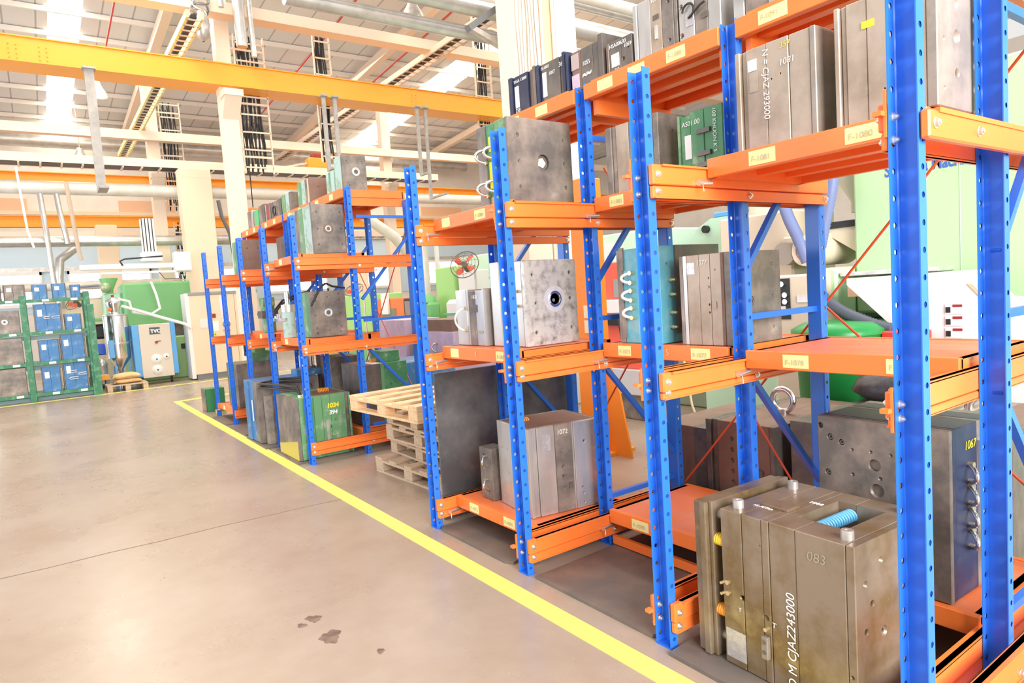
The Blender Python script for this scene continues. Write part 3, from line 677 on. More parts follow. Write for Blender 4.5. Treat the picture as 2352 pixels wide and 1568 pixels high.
def plaque(t, face, u0, u1, v0, v1, m=PLATEM, name='nameplate', off=0.):
    mb = MB().box(u0, u1, -off-.0025, -off+.0005, v0, v1) if face == 'y' else MB().box(-off-.0025, -off+.0005, u0, u1, v0, v1)
    return mb.obj(name, m, t, local=True)
def corner_holes(w, h, us=(.12, .88), vs=(.1, .9), r=.011, face='y', dep=.014): return [(face, u*w, v*h, r, dep) for u in us for v in vs]

# --- near rack, level 3, first bay
m1 = mould('square brown grey mould with one deep centre bore under the top shelf, green behind', 2.33, 3.2, 2.112, .485, .33, .505,
    [(.09, MSTG), (.42, MGRL, .004), (.74, MGRN, .012), (1, MSTG, .0)], holes=[('y', .15*.485, v*.505, .012) for v in (.8, .5, .2)]+[('y', .87*.485, v*.505, .012) for v in (.78, .5, .21)]+[('y', .53*.485, .5*.505, .048, .028, 'bore')])
plaque(m1, 'x', .19, .215, .34, .43, YCHALK, 'yellow_paint_mark', -.010); plaque(m1, 'x', .19, .22, .12, .28, YCHALK, 'yellow_paint_mark', -.010)
MB().prism([(.225, .235), (.235, .275), (.262, .28), (.285, .25), (.262, .22)], 'y', .016, .024).obj('bush_insert', mat('cream_plastic', (.85, .72, .55), .5), m1, local=True)
for v in (.33, .13): uhose(m1, (.012, .16, v), .03, .07, .06); uhose(m1, (.012, .24, v-.01), .03, .08, .07, .008)
# --- level 2
m2 = mould('square bright silver mould with wide polished ring on the middle drawer', 2.392, 3.21, 1.257, .407, .355, .522,
    [(.10, MSTM), (.40, MSTB, .002), (.72, MSTB, .002), (1, MSTB, -.01, -.01)], holes=[('y', u*.407, v*.522, .0125) for u, v in ((.15, .83), (.87, .84), (.19, .50), (.86, .53), (.17, .16), (.86, .18))]+[('y', .55*.407, .535*.522, .036, .03, 'bore')])
MB().ring((.224, .001, .279), (.224, -.0008, .279), .082, .048, 36).obj('polished_ring', POLISH, m2, local=True); lring(m2, .224, .279, .05, CHROME, hole=.75)
MB().cyl((.224, -.0012, .279), (.224, .004, .279), .034, 24).obj('bush_face', POLISH, m2, local=True); MB().cyl((.212, -.003, .272), (.212, .004, .272), .011, 12).obj('sprue_nozzle', MSTG, m2, local=True)
for v, k in ((.25, 0), (.34, 1)):
    for j in range(3): MB().cyl((-.004, .09+.02*j, v), (-.05+.01*k, .09+.02*j, v), .009, 8).obj('fitting', BRASS, m2, local=True)
MB().box(-.004, .0, .27, .30, .38, .47).obj('paper_tag', PAPER, m2, local=True)
m3 = mould('small pale silver mould with white hose loop beside the square silver mould', 2.345, 3.60, 1.257, .30, .35, .372, [(.06, MSTB), (.32, MSTB, .006, .01), (.56, MSTG, .006, .01), (.62, MSTB, .004), (1, MSTB, 0)])
uhose(m3, (.004, .23, .175), .05, .15, .06, .007, WHITE); plaque(m3, 'x', .215, .245, .13, .23, PAPER, 'paper_label', -.004); plaque(m3, 'x', .09, .13, .22, .27, MSTD, 'black_label', -.004)
chalk(m3, '1076', .035, 'x', .15, .31, off=-.004); chalk(m3, 'C0004', .03, 'x', .12, .08, off=-.004, m=INK)
# --- level 1
m4 = mould('bright mould marked 1072 with orange spring in its top, on the bottom drawer', 2.325, 3.19, .214, .52, .43, .55,
    [(.05, MSTB), (.12, MSTB, .01), (.36, MSTB, .004), (.60, MSTG, .002, .0), (.625, MSTB, .004), (.93, MSTB, .003), (.97, MSTB, .02), (1, MSTG)], axis='x', rz=-8.5,
    holes=[('y', .225, .37, .012, .02, 'o'), ('y', .235, .285, .012), ('y', .235, .225, .012), ('y', .235, .15, .012, .02, 'o'), ('y', .40, .42, .012), ('y', .38, .09, .009), ('y', .37, .13, .009), ('y', .38, .03, .008)]+
          [('x', .05+.08*(i % 5), .06+.16*(i//5), .009, .02, 'o') for i in range(15)])
plaque(m4, 'y', .10, .155, .40, .50, PLATEM, off=-.004); chalk(m4, '1072', .04, 'y', .2, .49, off=0); plaque(m4, 'y', .27, .30, .14, .18, MSTD, 'black_label')
MB().box(.02, .49, .03, .40, .548, .551).obj('top_cover', MBRN, m4, local=True); MB().spring((.06, .28, .545), (.16, .28, .545), .022, .005, 7).obj('return_spring', SPRO, m4, local=True)
m4b = mould('small steel block with hose fittings standing left of mould 1072', 2.36, 3.66, .214, .12, .15, .35, [(.5, MSTG), (1, MSTG)], holes=[('x', .06, .05, .012), ('x', .1, .3, .012)])
for v in (.26, .1): uhose(m4b, (0, .07, v), -.02, .07, .045, .006)
# --- level 3 second bay
m5 = mould('brown grey steel mould on the upper drawer left of the green mould', 2.76, 2.44, 2.112, .24, .40, .38, [(.10, MSTG), (.35, MBRN, .002), (.55, MSTG, .004), (.8, MTAN, .004), (.88, MSTG, .008), (1, MSTG)], holes=[('y', .12, .09, .009), ('y', .12, .29, .009)])
chalk(m5, '1078', .03, 'x', .10, .16)
m6 = mould('green painted mould with white chalk writing and paper label behind the post', 2.79, 2.06, 2.112, .3, .28, .33, [(.40, MGRN, .004), (.7, MGRN, .002), (.94, MGRN, .008, .01), (1, MGRL)])
plaque(m6, 'x', .19, .235, .10, .22, PAPER, 'paper_label', -.006); chalk(m6, 'AS01.00', .034, 'x', .25, .265, off=-.007); chalk(m6, '108 KHUON K S', .03, 'x', .055, .32, vertical=2); chalk(m6, 'TAN', .03, 'x', .235, .04, off=-.007)
for v in (.21, .1, .045): MB().box(-.012, .004, .07, .15, v, v+.022).obj('latch_slot', MSTD, m6, local=True)
# --- level 3 third bay
TL = [(.04, MTAN), (.27, MTAN, .006), (.44, MTAN, .002, .0), (.62, MTAN, .004), (.86, MTAN, .006), (.93, MTAN, .014), (1, MTAN)]
m10 = mould('tall tan steel mould with vertical chalk number CJAZ 293000 on the upper drawer', 2.475, 1.40, 2.116, .40, .355, .405, [(.07, MST), (.32, MTAN, .006), (.60, MTAN, .004), (.86, MTAN, .006), (.93, MTAN, .016), (1, MTAN)], holes=[('y', .2, v, .012) for v in (.06, .2, .33)]+[('x', .15, .27, .004, .01, 'o'), ('x', .19, .26, .004, .01, 'o')])  # near plate in darker steel, its shade put into the colour
chalk(m10, 'N = CJAZ 293000', .037, 'x', .225, .385, vertical=2, off=-.004); chalk(m10, '1081', .034, 'x', .155, .30, off=-.004); chalk(m10, '357', .03, 'x', .15, .365, m=YCHALK, off=-.004)
plaque(m10, 'x', .25, .29, .23, .31, MTAN, off=-.005); plaque(m10, 'x', .255, .295, .315, .36, CHALK, 'chalk_patch', -.005)
m11 = mould('tan steel mould with yellow paint mark, right of the CJAZ mould and behind the post', 2.475, .985, 2.116, .40, .345, .43, [(.10, MST), (.37, MTAN, .004), (.66, MTAN, .002), (.88, MTAN, .006), (.94, MTAN, .014), (1, MTAN)],
    holes=[('y', u, v, .010) for u in (.05, .33) for v in (.06, .22, .38)]+[('y', .15, .24, .026, .03, 'o'), ('y', .15, .12, .018, .03, 'o'), ('y', .15, .35, .018, .03, 'o'), ('x', .17, .1, .005, .01, 'o')])
chalk(m11, '1080', .04, 'x', .135, .30, off=-.004); plaque(m11, 'x', .20, .245, .325, .35, YCHALK, 'yellow_paint_mark', -.004)
# --- level 2 second bay
m12 = mould('turquoise painted mould with three pale water bridges on the middle drawer', 2.785, 2.50, 1.255, .50, .33, .54, [(.30, MCYAN), (.52, MCYAN, .004), (.86, MCYAN, .004), (1, MSTG)], holes=[('y', .06, .44, .008), ('y', .08, .08, .008), ('y', .04, .36, .006)])
for v in (.375, .275, .175): uhose(m12, (.004, .215, v), .05, .055, .035, .009, WHITE)
MB().box(.12, .50, -.012, .001, .05, .541).obj('side_plate', MSTD, m12, local=True)
for v in (.35, .27, .17, .09): MB().cyl((.07, 0, v), (.07, -.05, v), .008, 8).cyl((.07, -.012, v), (.07, -.03, v), .012, 6).obj('fitting', BRASS, m12, local=True)
for v in (.42, .03): MB().box(-.006, .006, .27, .30, v, v+.13 if v > .2 else v+.17).obj('rail_strip', MSTG, m12, local=True)
m13 = mould('stained silver mould marked 1077 on the middle drawer, dark plate at its right', 2.79, 2.035, 1.255, .40, .335, .468, [(.16, MSTG), (.22, MBRN, .002), (.42, MTAN, .004), (.62, MTAN, .002), (.86, MTAN, .003), (.93, MSTB, .0), (1, MSTG)],
    holes=[('y', u*.4, v*.468, .010) for u in (.82,) for v in (.15, .5, .85)]+[('x', .15, v, .0065, .012, 'o') for v in (.17, .21, .30, .345)]+[('x', .11, .385, .005, .01, 'o'), ('y', .3*.4, .46*.468, .036, .03, 'o')])
lring(m13, .12, .215, .04, MSTG, hole=.6); plaque(m13, 'x', .235, .285, .37, .43, PLATEM, off=-.004); chalk(m13, '1077', .034, 'x', .222, .415, off=.0); plaque(m13, 'x', .105, .13, .19, .225, MTAN, 'engraved_square', -.002)
# --- bottom of the third bay: the big mould on the floor
m8 = mould('largest oil stained mould in the foreground with blue spring and chalk CJAZ243000', 2.15, 1.135, .022, .51, .565, .645, [(.06, MSTO), (.40, MSTO, .0), (.60, MSTO, .003), (.66, MSTO, .001), (.82, MSTO, .002), (1, MSTO, .0)], rz=-2.9,
    holes=[('y', u, v, .013, .02, 'o') for u, v in ((.06, .5), (.06, .33), (.07, .12), (.16, .56), (.1, .42), (.3, .5), (.22, .06))]+[('y', .17, .3, .02, .02)]+[('x', .47, .30, .012, .03, 'o'), ('x', .36, .26, .012, .03, 'o'), ('x', .38, .54, .004, .02, 'o'), ('x', .375, .35, .004, .01, 'o'), ('x', .37, .18, .004, .01, 'o'), ('x', .375, .12, .004, .01, 'o'), ('x', .02, .18, .008, .02, 'o')])
k = MB().box(.13, .40, .11, .30, .50, .70)
for ch in [c for c in m8.children if c.name.startswith(('mould_plate', 'clamp_plate'))]:
    ys = [v.co.y for v in ch.data.vertices]
    if min(ys) < .30 and max(ys) > .11: cut(ch, MB().box(.13, .40, .11, .30, .50, .70))
MB().spring((.395, .245, .60), (.135, .245, .60), .022, .006, 16).cyl((.395, .245, .6), (.135, .245, .6), .012, 10).obj('return_spring', SPRB, m8, local=True)
MB().spring((.395, .14, .56), (.135, .14, .56), .02, .006, 16).cyl((.395, .14, .56), (.135, .14, .56), .012, 10).obj('return_spring', SPRB, m8, local=True)
for (u, v) in ((.06, .52), (.42, .52), (.06, .06), (.44, .06)): MB().cyl((u, v, .64), (u, v, .675), .022, 20).ring((u, v, .675), (u, v, .677), .02, .008, 16).obj('support_pillar', STEEL, m8, local=True)
MB().bbox(.14, .22, .35, .47, .644, .656, .002).obj('top_block', MSTO, m8, local=True)
chalk(m8, 'D M CJAZ243000', .05, 'x', .235, .03, vertical=1, bold=-.0004); chalk(m8, '083', .05, 'x', .18, .55, m=mat('faded_chalk', (.36, .31, .23), .9)); chalk(m8, 'T', .03, 'x', .335, .235); chalk(m8, 'T', .022, 'x', .49, .24)
chalk(m8, '1068', .03, 'z', .30, .37, off=.6455); chalk(m8, '15-77Tan', .024, 'z', .12, .50, off=.6455)
plaque(m8, 'x', .46, .555, .03, .15, PLATEM); MB().bbox(-.02, .0, .345, .375, .10, .19, .003).obj('latch_block', MSTG, m8, local=True)
for v in (.13, .17): MB().cyl((-.019, .36, v), (-.022, .36, v), .009, 12).obj('socket_screw', MSTD, m8, local=True)
for v in (.30, .345): MB().cyl((0, .55, v), (-.03, .55, v), .006, 8).cyl((0, .535, v), (-.012, .535, v), .01, 6).obj('fitting', BRASS, m8, local=True)
MB().cyl((0, .35, .225), (-.025, .35, .225), .008, 8).obj('fitting', BRASS, m8, local=True)
# ejector plate set at its far end, joined by guide pins
MB().bbox(.0, .51, .605, .625, -.0, .66, .003).bbox(-.02, .51, .625, .66, 0, .655, .005).bbox(-.005, .51, .66, .70, .0, .65, .004).obj('ejector_plate', MSTO, m8, local=True)
for v in (.08, .60):
    for u in (.05, .45): MB().cyl((u, .56, v), (u, .61, v), .02, 14).obj('guide_pin', STEEL, m8, local=True)
for v in (.20, .50): MB().spring((.03, .562, v), (.03, .61, v), .022, .006, 4).obj('return_spring', SPRO if v < .3 else mat('yellow_spring', (.9, .6, .05), .4), m8, local=True)
# --- rear mould of that bay
m9 = mould('grey plate mould with dark blue side and chrome U pipes, behind the big mould', 2.83, 1.11, .246, .45, .55, .70, [(.055, MSTG), (.12, MNAVY, .002), (.55, MNAVY, .004), (.63, MSTG, .004), (.86, MNAVY, .01), (1, MSTG)], axis='x', rz=-2,
    holes=[('x', 0.535, 0.654, 0.014, .024, 'o'), ('x', 0.490, 0.607, 0.016), ('x', 0.438, 0.590, 0.014), ('x', 0.390, 0.564, 0.008), ('x', 0.308, 0.567, 0.008), ('x', 0.224, 0.566, 0.008), ('x', 0.293, 0.511, 0.027, .024, 'o'), ('x', 0.285, 0.402, 0.030, .024, 'o'), ('x', 0.504, 0.444, 0.015), ('x', 0.390, 0.454, 0.009), ('x', 0.270, 0.457, 0.009)])
chalk(m9, '1067', .05, 'y', .13, .60, m=YCHALK, off=-.003)
for v in (.50, .41, .32, .23): uhose(m9, (.17, .004, v), -.05, .07, .05, .009, face='y'); 
MB().box(.25, .28, -.008, .004, .28, .62).obj('side_bar', STEEL, m9, local=True)
# --- top shelf of the near rack
m20 = mould('small black mould with white label at left end of the near top shelf', 2.77, 3.46, 2.769, .3, .295, .265, [(.10, MSTG, 0, -.01), (.22, MBRN, .012, .0), (.30, MSTD, .02), (.78, MNAVY, .006), (.86, MNAVY, .01), (1, MNAVY, -.004, -.006)])
plaque(m20, 'x', .19, .235, .06, .20, PAPER, 'paper_label', -.007); chalk(m20, 'TASA 13000', .028, 'x', .24, .22, off=-.005); chalk(m20, '358', .035, 'x', .235, .03, off=-.005)
m21 = mould('second black mould from the left on the near top shelf, chalk number 1057', 2.77, 3.165, 2.769, .3, .285, .255, [(.10, MNAVY, 0, -.014), (.20, MSTD, .012), (.80, MSTD, .004), (.9, MNAVY, .01), (1, MNAVY, -.004, -.01)])
plaque(m21, 'x', .185, .225, .05, .20, PAPER, 'paper_label', -.005); chalk(m21, 'FA1002', .026, 'x', .235, .22, off=-.003); chalk(m21, '1057', .03, 'x', .16, .17, off=-.003); chalk(m21, '36', .04, 'x', .06, .19, off=-.003)
m22 = mould('dark mould with pink strips and a big grey end plate on the near top shelf', 2.77, 2.83, 2.769, .32, .325, .235, [(.13, MSTD, -.0, -.03), (.28, MSTD, .006), (.60, MSTD, .006), (.86, MBRN, .008), (.93, MNAVY, .02), (1, MNAVY, -.005, -.02)], holes=[('y', .16, .19, .009)])
plaque(m22, 'x', .215, .28, .02, .10, MPURP, 'pink_patch', -.007); plaque(m22, 'x', .215, .28, .13, .22, mat('pinkish_bare_steel', (.5, .4, .38), .5), 'bare_patch', -.007); chalk(m22, '1055', .034, 'x', .18, .13, off=-.005); chalk(m22, '~~', .06, 'x', .18, .06, off=-.005, bold=.004)
m23 = mould('black mould with chalk HSA00630 and white label on the near top shelf', 2.77, 2.605, 2.769, .32, .205, .185, [(.42, MSTD, .002), (.86, MSTD, .002), (.93, MSTG, .0), (1, MBRN, .004)], holes=[('x', .07, .07, .012, .02, 'o'), ('x', .03, .12, .008, .02, 'o')])
plaque(m23, 'x', .10, .16, .045, .115, PAPER, 'paper_label', -.003); chalk(m23, 'HSA00630', .03, 'x', .175, .15, off=-.001); chalk(m23, '1059', .028, 'x', .06, .125, off=-.001); chalk(m23, '213', .024, 'x', .14, .018, off=-.001)
m24 = mould('tall bright mould marked 1090 standing on the near top shelf', 2.77, 2.29, 2.769, .34, .30, .315, [(.08, MSTG, .004, .02), (.34, MSTG, .003), (.60, MTAN, .004), (.90, MSTB, .006), (1, MSTB, 0, 0)], holes=[('x', .10, .04, .006, .01, 'o'), ('x', .055, .25, .01), ('x', .055, .06, .01)])
chalk(m24, '1090', .032, 'x', .17, .28); plaque(m24, 'x', .12, .16, .19, .215, MSTD, 'black_label', -.004); MB().box(-.006, .004, .13, .145, .09, .16).obj('safety_strap', STEEL, m24, local=True)
m25 = mould('bright mould with a black cable loop on the near top shelf', 2.77, 2.03, 2.769, .34, .25, .26, [(.30, MSTB, .003), (.62, MSTG, .004), (1, MSTB, .002)], holes=[('x', .235, .05, .014), ('x', .235, .19, .014)])
plaque(m25, 'x', .16, .205, .08, .15, PLATEM); MB().tube([(-.012, .2+.035*math.cos(a/12*6.28)-.02, .15+.035*math.sin(a/12*6.28)) for a in range(10)]+[(-.02, .1, .15), (-.01, .08, .16)], .006, 6).obj('cable_loop', BLACKC, m25, local=True); plaque(m25, 'x', .07, .11, .09, .115, MSTD, 'black_label')
m26 = mould('bright mould at right end of the near top shelf with round fittings', 2.77, 1.66, 2.769, .34, .30, .2, [(.4, MSTB), (.8, MSTG, .004), (1, MSTB)])
MB().cyl((-.0, .18, .12), (-.05, .18, .12), .03, 14).cyl((0, .12, .12), (-.04, .12, .12), .018, 12).obj('fitting', CHROME, m26, local=True)

# --- moulds on the floor behind the rack
m14 = mould('rusty dark mould lying behind the near rack, left of the eyebolt mould', 3.56, 2.86, 0, .85, .42, .60, [(.25, MSTD), (1, MBRN, .003)])
m15 = mould('dark brown mould with a row of holes on the floor behind the near rack', 3.52, 2.33, 0, 1.0, .50, .68, [(.06, MSTD), (.4, MBRN, .004), (.82, MBRN, .003), (.92, MSTD, .02), (1, MSTD)], holes=[('x', .30, .08+.07*i, .016, .02, 'o') for i in range(8)])
MB().box(-.01, .004, .08, .14, .22, .40).obj('latch_plate', MSTD, m15, local=True)
for (u, v, s) in ((.42, .2, .075), ):
    MB().tube([(u+.0*a, v+s*math.cos(a/16*6.283), .68+s+.012+s*math.sin(a/16*6.283)) for a in range(16)], .02, 10, close=True).cyl((u, v, .68), (u, v, .71), .035, 14).obj('lifting_eye', CHROME, m15, local=True)
m16 = mould('widest dark mould behind the near rack with lifting eye and orange spring', 3.60, 1.15, 0, 1.2, 1.12, .72, [(.12, MSTD), (.3, MBRN, .006), (.6, MSTG, .004), (.85, MBRN, .004), (1, MSTD)], holes=[('x', .9, .5, .02, .02), ('x', .8, .2, .02, .02)])
MB().tube([(.5, .28+.08*math.cos(a/16*6.283), .80+.08*math.sin(a/16*6.283)) for a in range(16)], .022, 10, close=True).cyl((.5, .28, .72), (.5, .28, .735), .04, 14).obj('lifting_eye', CHROME, m16, local=True)
MB().spring((.55, .42, .735), (.55, .55, .735), .024, .007, 7).obj('return_spring', SPRO, m16, local=True)
for i in range(3): MB().box(.1, 1.1, .45+.06*i, .47+.06*i, .719, .722).obj('bright_strip', MTAN, m16, local=True)
tag(MB().lathe((4.5, 2.1, .70), [(0, 0), (.16, .01), (.24, .06), (.2, .14), (.06, .22), (0, .24)], 18).obj('rubbish_bag', mat('black_plastic_bag', (.03, .03, .035), .35, 0, (.06, .06, .07), 12, .4, .6, bump=.6)), 'crumpled black plastic bag lying on the dark mould behind the rack', 'bag').location = (0, 0, .03)

# --- far rack moulds
f1 = mould('grey faced teal mould at right end of the far top shelf', 2.725, 6.70, 2.769, .27, .24, .36, [(.12, MSTG), (.62, MTEAL, .003), (1, MTEAL, .01)], holes=[('y', .27*u, .36*v, .010, .01, 'o') for u, v in ((.2, .82), (.25, .76), (.8, .82), (.84, .76), (.2, .2), (.26, .13), (.8, .2), (.82, .13))])
lring(f1, .15, .19, .045, STEEL, hole=.5)
f2 = mould('low green and teal mould behind the grey faced one on the far top shelf', 2.73, 6.97, 2.769, .3, .22, .25, [(.4, MTEAL), (.7, MGRL, .004), (1, MTEAL)])
f3 = mould('brown plate mould with a peach stripe on the far top shelf', 2.73, 7.72, 2.769, .36, .45, .31, [(.10, MBRN), (.24, PEACH, .004), (.42, MSTG, .006), (.75, MTEAL, .008), (1, MGRL)], holes=[('y', .1, .2, .012, .01, 'o'), ('y', .24, .07, .014, .01)])
f4 = mould('green mould with white patches, middle of the far top shelf', 2.75, 8.51, 2.769, .3, .38, .27, [(.2, MSTG), (.6, MTEAL, .004), (1, MGRL)])
f5 = mould('dark mould with a black coiled hose on the far top shelf', 2.75, 8.93, 2.769, .3, .45, .25, [(.2, MSTD), (.8, MSTG, .006), (1, MSTD)])
MB().tube([(-.02, .25+.06*math.cos(a/12*6.28), .12+.06*math.sin(a/12*6.28)) for a in range(12)], .01, 6, close=True).obj('coiled_hose', BLACKC, f5, local=True)
f6 = mould('mould with a dark red panel on the far top shelf', 2.75, 9.42, 2.769, .3, .24, .26, [(.3, MSTG), (.9, MRED, .005), (1, MTEAL)])
f7 = mould('dark grey mould left of the red one on the far top shelf', 2.75, 9.7, 2.769, .3, .30, .29, [(.5, MSTD), (1, MSTG, .004)])
f8 = mould('bright green mould near the left end of the far top shelf', 2.75, 10.04, 2.769, .3, .25, .26, [(.8, mat('fresh_green_paint', (.1, .5, .2), .45)), (1, MSTG)])
f9 = mould('silver mould at the left end of the far top shelf', 2.75, 10.33, 2.769, .3, .3, .29, [(.3, MSTB), (1, MSTG, .004)])
f10 = mould('dark faced teal sided mould with a rusty centre ring, upper drawer of the far rack', 2.36, 6.70, 2.116, .34, .72, .50, [(.06, MSTG), (.22, MTEAL, .004), (.42, MTEAL, .012), (.62, MGRL, .01), (.8, MSTG, .016), (1, MTEAL, .02)], holes=[('y', u*.34, v*.5, .010) for u in (.15, .88) for v in (.18, .5, .84)]+[('y', .48*.34, .5*.5, .022, .02, 'o')])
MB().ring((.163, .001, .25), (.163, -.0012, .25), .055, .034, 24).obj('rust_ring', MBRN, f10, local=True); lring(f10, .163, .25, .032, STEEL, hole=.6)
f11 = mould('grey mould with a yellow hose loop on the far rack, between blue posts', 2.72, 7.72, 2.114, .4, .5, .52, [(.3, MSTG), (.7, MSTG, .006), (1, MGRL, .01)]); uhose(f11, (0, .22, .27), .02, .26, .05, .012, YCHALK)
f12 = mould('dark brown mould deep in the third bay of the far rack', 2.76, 8.85, 2.114, .5, .5, .42, [(.5, MSTD), (1, MBRN, .01)])
f13 = mould('green mould with dark brown end plate, leftmost on the far rack upper level', 2.40, 9.84, 2.07, .34, .5, .50, [(.06, MBRN), (.4, MGRL, .01), (.75, MGRN, .016), (1, MGRL, .02)], holes=[('y', .1, .38, .012), ('y', .25, .38, .012)])
f14 = mould('grey mould with pale centre ring and black hose on the far middle drawer', 2.30, 6.80, 1.257, .38, .30, .475, [(.14, MSTG), (.5, MGRN, .004), (1, MGRL, .008)], holes=[('y', u*.38, v*.475, .010, .015) for u, v in ((.15, .92), (.82, .92), (.15, .80), (.83, .80), (.13, .48), (.83, .50), (.14, .2), (.82, .2), (.14, .09), (.8, .09), (.48, .13), (.48, .87))])
lring(f14, .185, .25, .042, CHROME, hole=.55)
MB().tube([(-.0+.02*i, -.03-.02*math.sin(i/9*3.14), .33+.22*math.sin(i/9*1.6)) for i in range(10)]+[(.24, -.02, .52), (.4, .05, .5)], .011, 8).obj('hose', BLACKC, f14, local=True)
t = thing('hydraulic_cylinder', 'green and silver hydraulic cylinder with a bracket on the far middle drawer', 'cylinder', (2.24, 7.3, 1.257), local=True)
MB().cyl((.02, .12, 0), (.02, .12, .28), .07, 20).obj('barrel', MTEAL, t, local=True); MB().cyl((.02, .12, .28), (.02, .12, .36), .075, 20).obj('flange', STEEL, t, local=True); MB().bbox(-.07, .10, .06, .5, .18, .215).obj('bracket', MSTM, t, local=True)
MB().cyl((.02, .12, .36), (.02, .12, .5), .03, 14).obj('rod', CHROME, t, local=True)
for s in (0, .03): MB().tube([(-.03, .48-s, .24), (-.04, .45, .27+s), (.02, .3, .38+s), (.12, .05, .44+s), (.2, -.1, .46+s)], .012, 8).obj('hose', BLACKC, t, local=True)
for i in range(2): MB().cyl((-.02, .46-.12*i, .215), (-.02, .46-.12*i, .26), .018, 10).obj('fitting', CHROME, t, local=True)
t = thing('hydraulic_cylinder', 'dark machined valve block on a green barrel, far rack middle drawer', 'cylinder', (2.55, 9.25, 1.257), local=True)
MB().cyl((.05, .2, 0), (.05, .2, .36), .09, 20).obj('barrel', MGRL, t, local=True); MB().bbox(-.06, .16, .1, .32, .2, .30).bbox(-.02, .12, .12, .5, .24, .27).obj('valve_block', MSTD, t, local=True); MB().bbox(-.03, .13, .12, .3, .36, .48).obj('upper_block', MGRL, t, local=True)
f15 = mould('dark brown plate mould deep on the far middle level', 2.80, 8.8, 1.257, .5, .5, .46, [(.4, MSTD), (1, MBRN, .01)])
f16 = mould('big green floor mould with yellow 1034 and white 394 painted on it', 2.03, 6.72, .022, .58, .66, .635, [(.055, MSTG), (.20, MGRL, .0), (.32, MGRN, .004, .0), (.47, MGRL, .004), (.62, MGRL, .002), (.90, MGRL, .003), (.96, MSTG, .01), (1, MGRL)], axis='x',
    holes=[('y', .355, .30, .013, .02, 'o'), ('y', .405, .37, .008, .02, 'o'), ('y', .37, .19, .010, .02, 'o')]+[('x', .28, .28, .02, .02, 'o')])
chalk(f16, '1034', .065, 'y', .32, .50, m=YCHALK, bold=.003, off=-.001); chalk(f16, '394', .06, 'y', .34, .43, bold=.002, off=-.001)
MB().box(.30, .33, -.006, .004, .09, .38).obj('latch_bar', STEEL, f16, local=True); MB().cyl((.12, -.04, .55), (.12, .01, .55), .022, 14).cyl((.12, -.04, .05), (.12, .01, .05), .022, 14).obj('guide_pin', STEEL, f16, local=True)
MB().box(.20, .52, .08, .45, .632, .637).obj('top_recess', MBRN, f16, local=True); MB().spring((.34, .3, .65), (.46, .3, .65), .022, .006, 7).obj('return_spring', SPRO, f16, local=True)
MB().prism([(.03, 0), (.66, 0), (.66, .10), (.03, .20)], 'x', -.002, .001).obj('yellow_paint_mark', mat('ochre_overspray', (.62, .5, .1), .6), f16, local=True)
for s in (0, .04): MB().tube([(.1, .1, .64), (.08, .16, .70+s), (-.05, .4, .72+s), (-.1, .9, .70+s), (-.02, 1.1, .69+s), (.15, 1.0, .72+s), (.3, .6, .74+s), (.25, .2, .72)], .014, 8).obj('hose', BLACKC, f16, local=True)
MB().cyl((.1, .12, .635), (.1, .12, .66), .03, 12).cyl((.16, .12, .635), (.16, .12, .74), .015, 8).obj('fitting', WHITE, f16, local=True)
f17 = mould('dark faced green mould on the low drawer behind the green 1034 mould', 2.78, 6.80, .246, .56, .55, .66, [(.42, MSTD), (.50, MGRL, -.002), (1, MGRN, .004)], axis='x', holes=[('y', .4, .35, .02, .02, 'o'), ('y', .35, .42, .012, .02, 'o')])
MB().box(.15, .26, .0, .3, .66, .664).obj('paper_label', PAPER, f17, local=True); MB().spring((.2, .2, .68), (.28, .2, .68), .02, .005, 5).obj('return_spring', SPRO, f17, local=True)
MB().bbox(.30, .52, .1, .4, .66, .78).obj('upper_block', MGRN, f17, local=True)
f18 = mould('large blue floor mould with a rough grey cylinder block front, far rack', 1.985, 8.0, .022, .74, .58, .715, [(.08, MSTG), (.28, MSTG, .004), (.6, MBLU, .004, .0), (.88, MBLU, -.012), (1, MSTG)], holes=[('y', .12, .4, .012), ('y', .10, .3, .012), ('y', .6, .45, .02)])
MB().cyl((.14, -.06, .0), (.14, -.06, .56), .085, 18).obj('cylinder_block', MSTG, f18, local=True); MB().box(-.014, -.01, .18, .21, .25, .50).obj('white_paint_mark', CHALK, f18, local=True)
f19 = mould('grey steel slab mould on the low drawer of the far rack end bay', 2.2, 9.83, .214, .5, .6, .62, [(.3, MSTG), (.6, MSTG, .003), (.9, MGRN, .004), (1, MSTG)], holes=[('x', .1, .3, .02, .02), ('x', .25, .4, .02, .02), ('x', .25, .25, .012, .02), ('x', .35, .34, .012, .02)])
t = thing('hand_winch', 'black coiled cables and a dusty green pump on the grey slab mould', 'pump', (2.45, 9.9, .834), local=True); MB().bbox(0, .3, 0, .35, 0, .14).bbox(.05, .2, .05, .2, .14, .24).obj('pump_body', MGRL, t, local=True)
for i in range(3): MB().tube([(-.0, .3+.12*math.cos(a/14*6.28+i), .2+.12*math.sin(a/14*6.28)) for a in range(14)], .012, 6, close=True).obj('cable', BLACKC, t, local=True)
t = thing('pump_unit', 'blue based steel cylinder pump on the blue floor mould', 'pump', (2.5, 8.1, .737), local=True); MB().bbox(0, .34, 0, .22, 0, .085).obj('base', MBLU, t, local=True)
MB().cyl((.17, .11, .085), (.17, .11, .11), .1, 20).cyl((.17, .11, .25), (.17, .11, .3), .09, 20).obj('flange', MSTG, t, local=True); MB().cyl((.17, .11, .11), (.17, .11, .25), .07, 20).obj('cylinder_barrel', CHROME, t, local=True)
for i in range(6): MB().cyl((.17+.085*math.cos(i), .11+.085*math.sin(i), .11), (.17+.085*math.cos(i), .11+.085*math.sin(i), .25), .008, 8).obj('tie_bolt', ZINC, t, local=True)
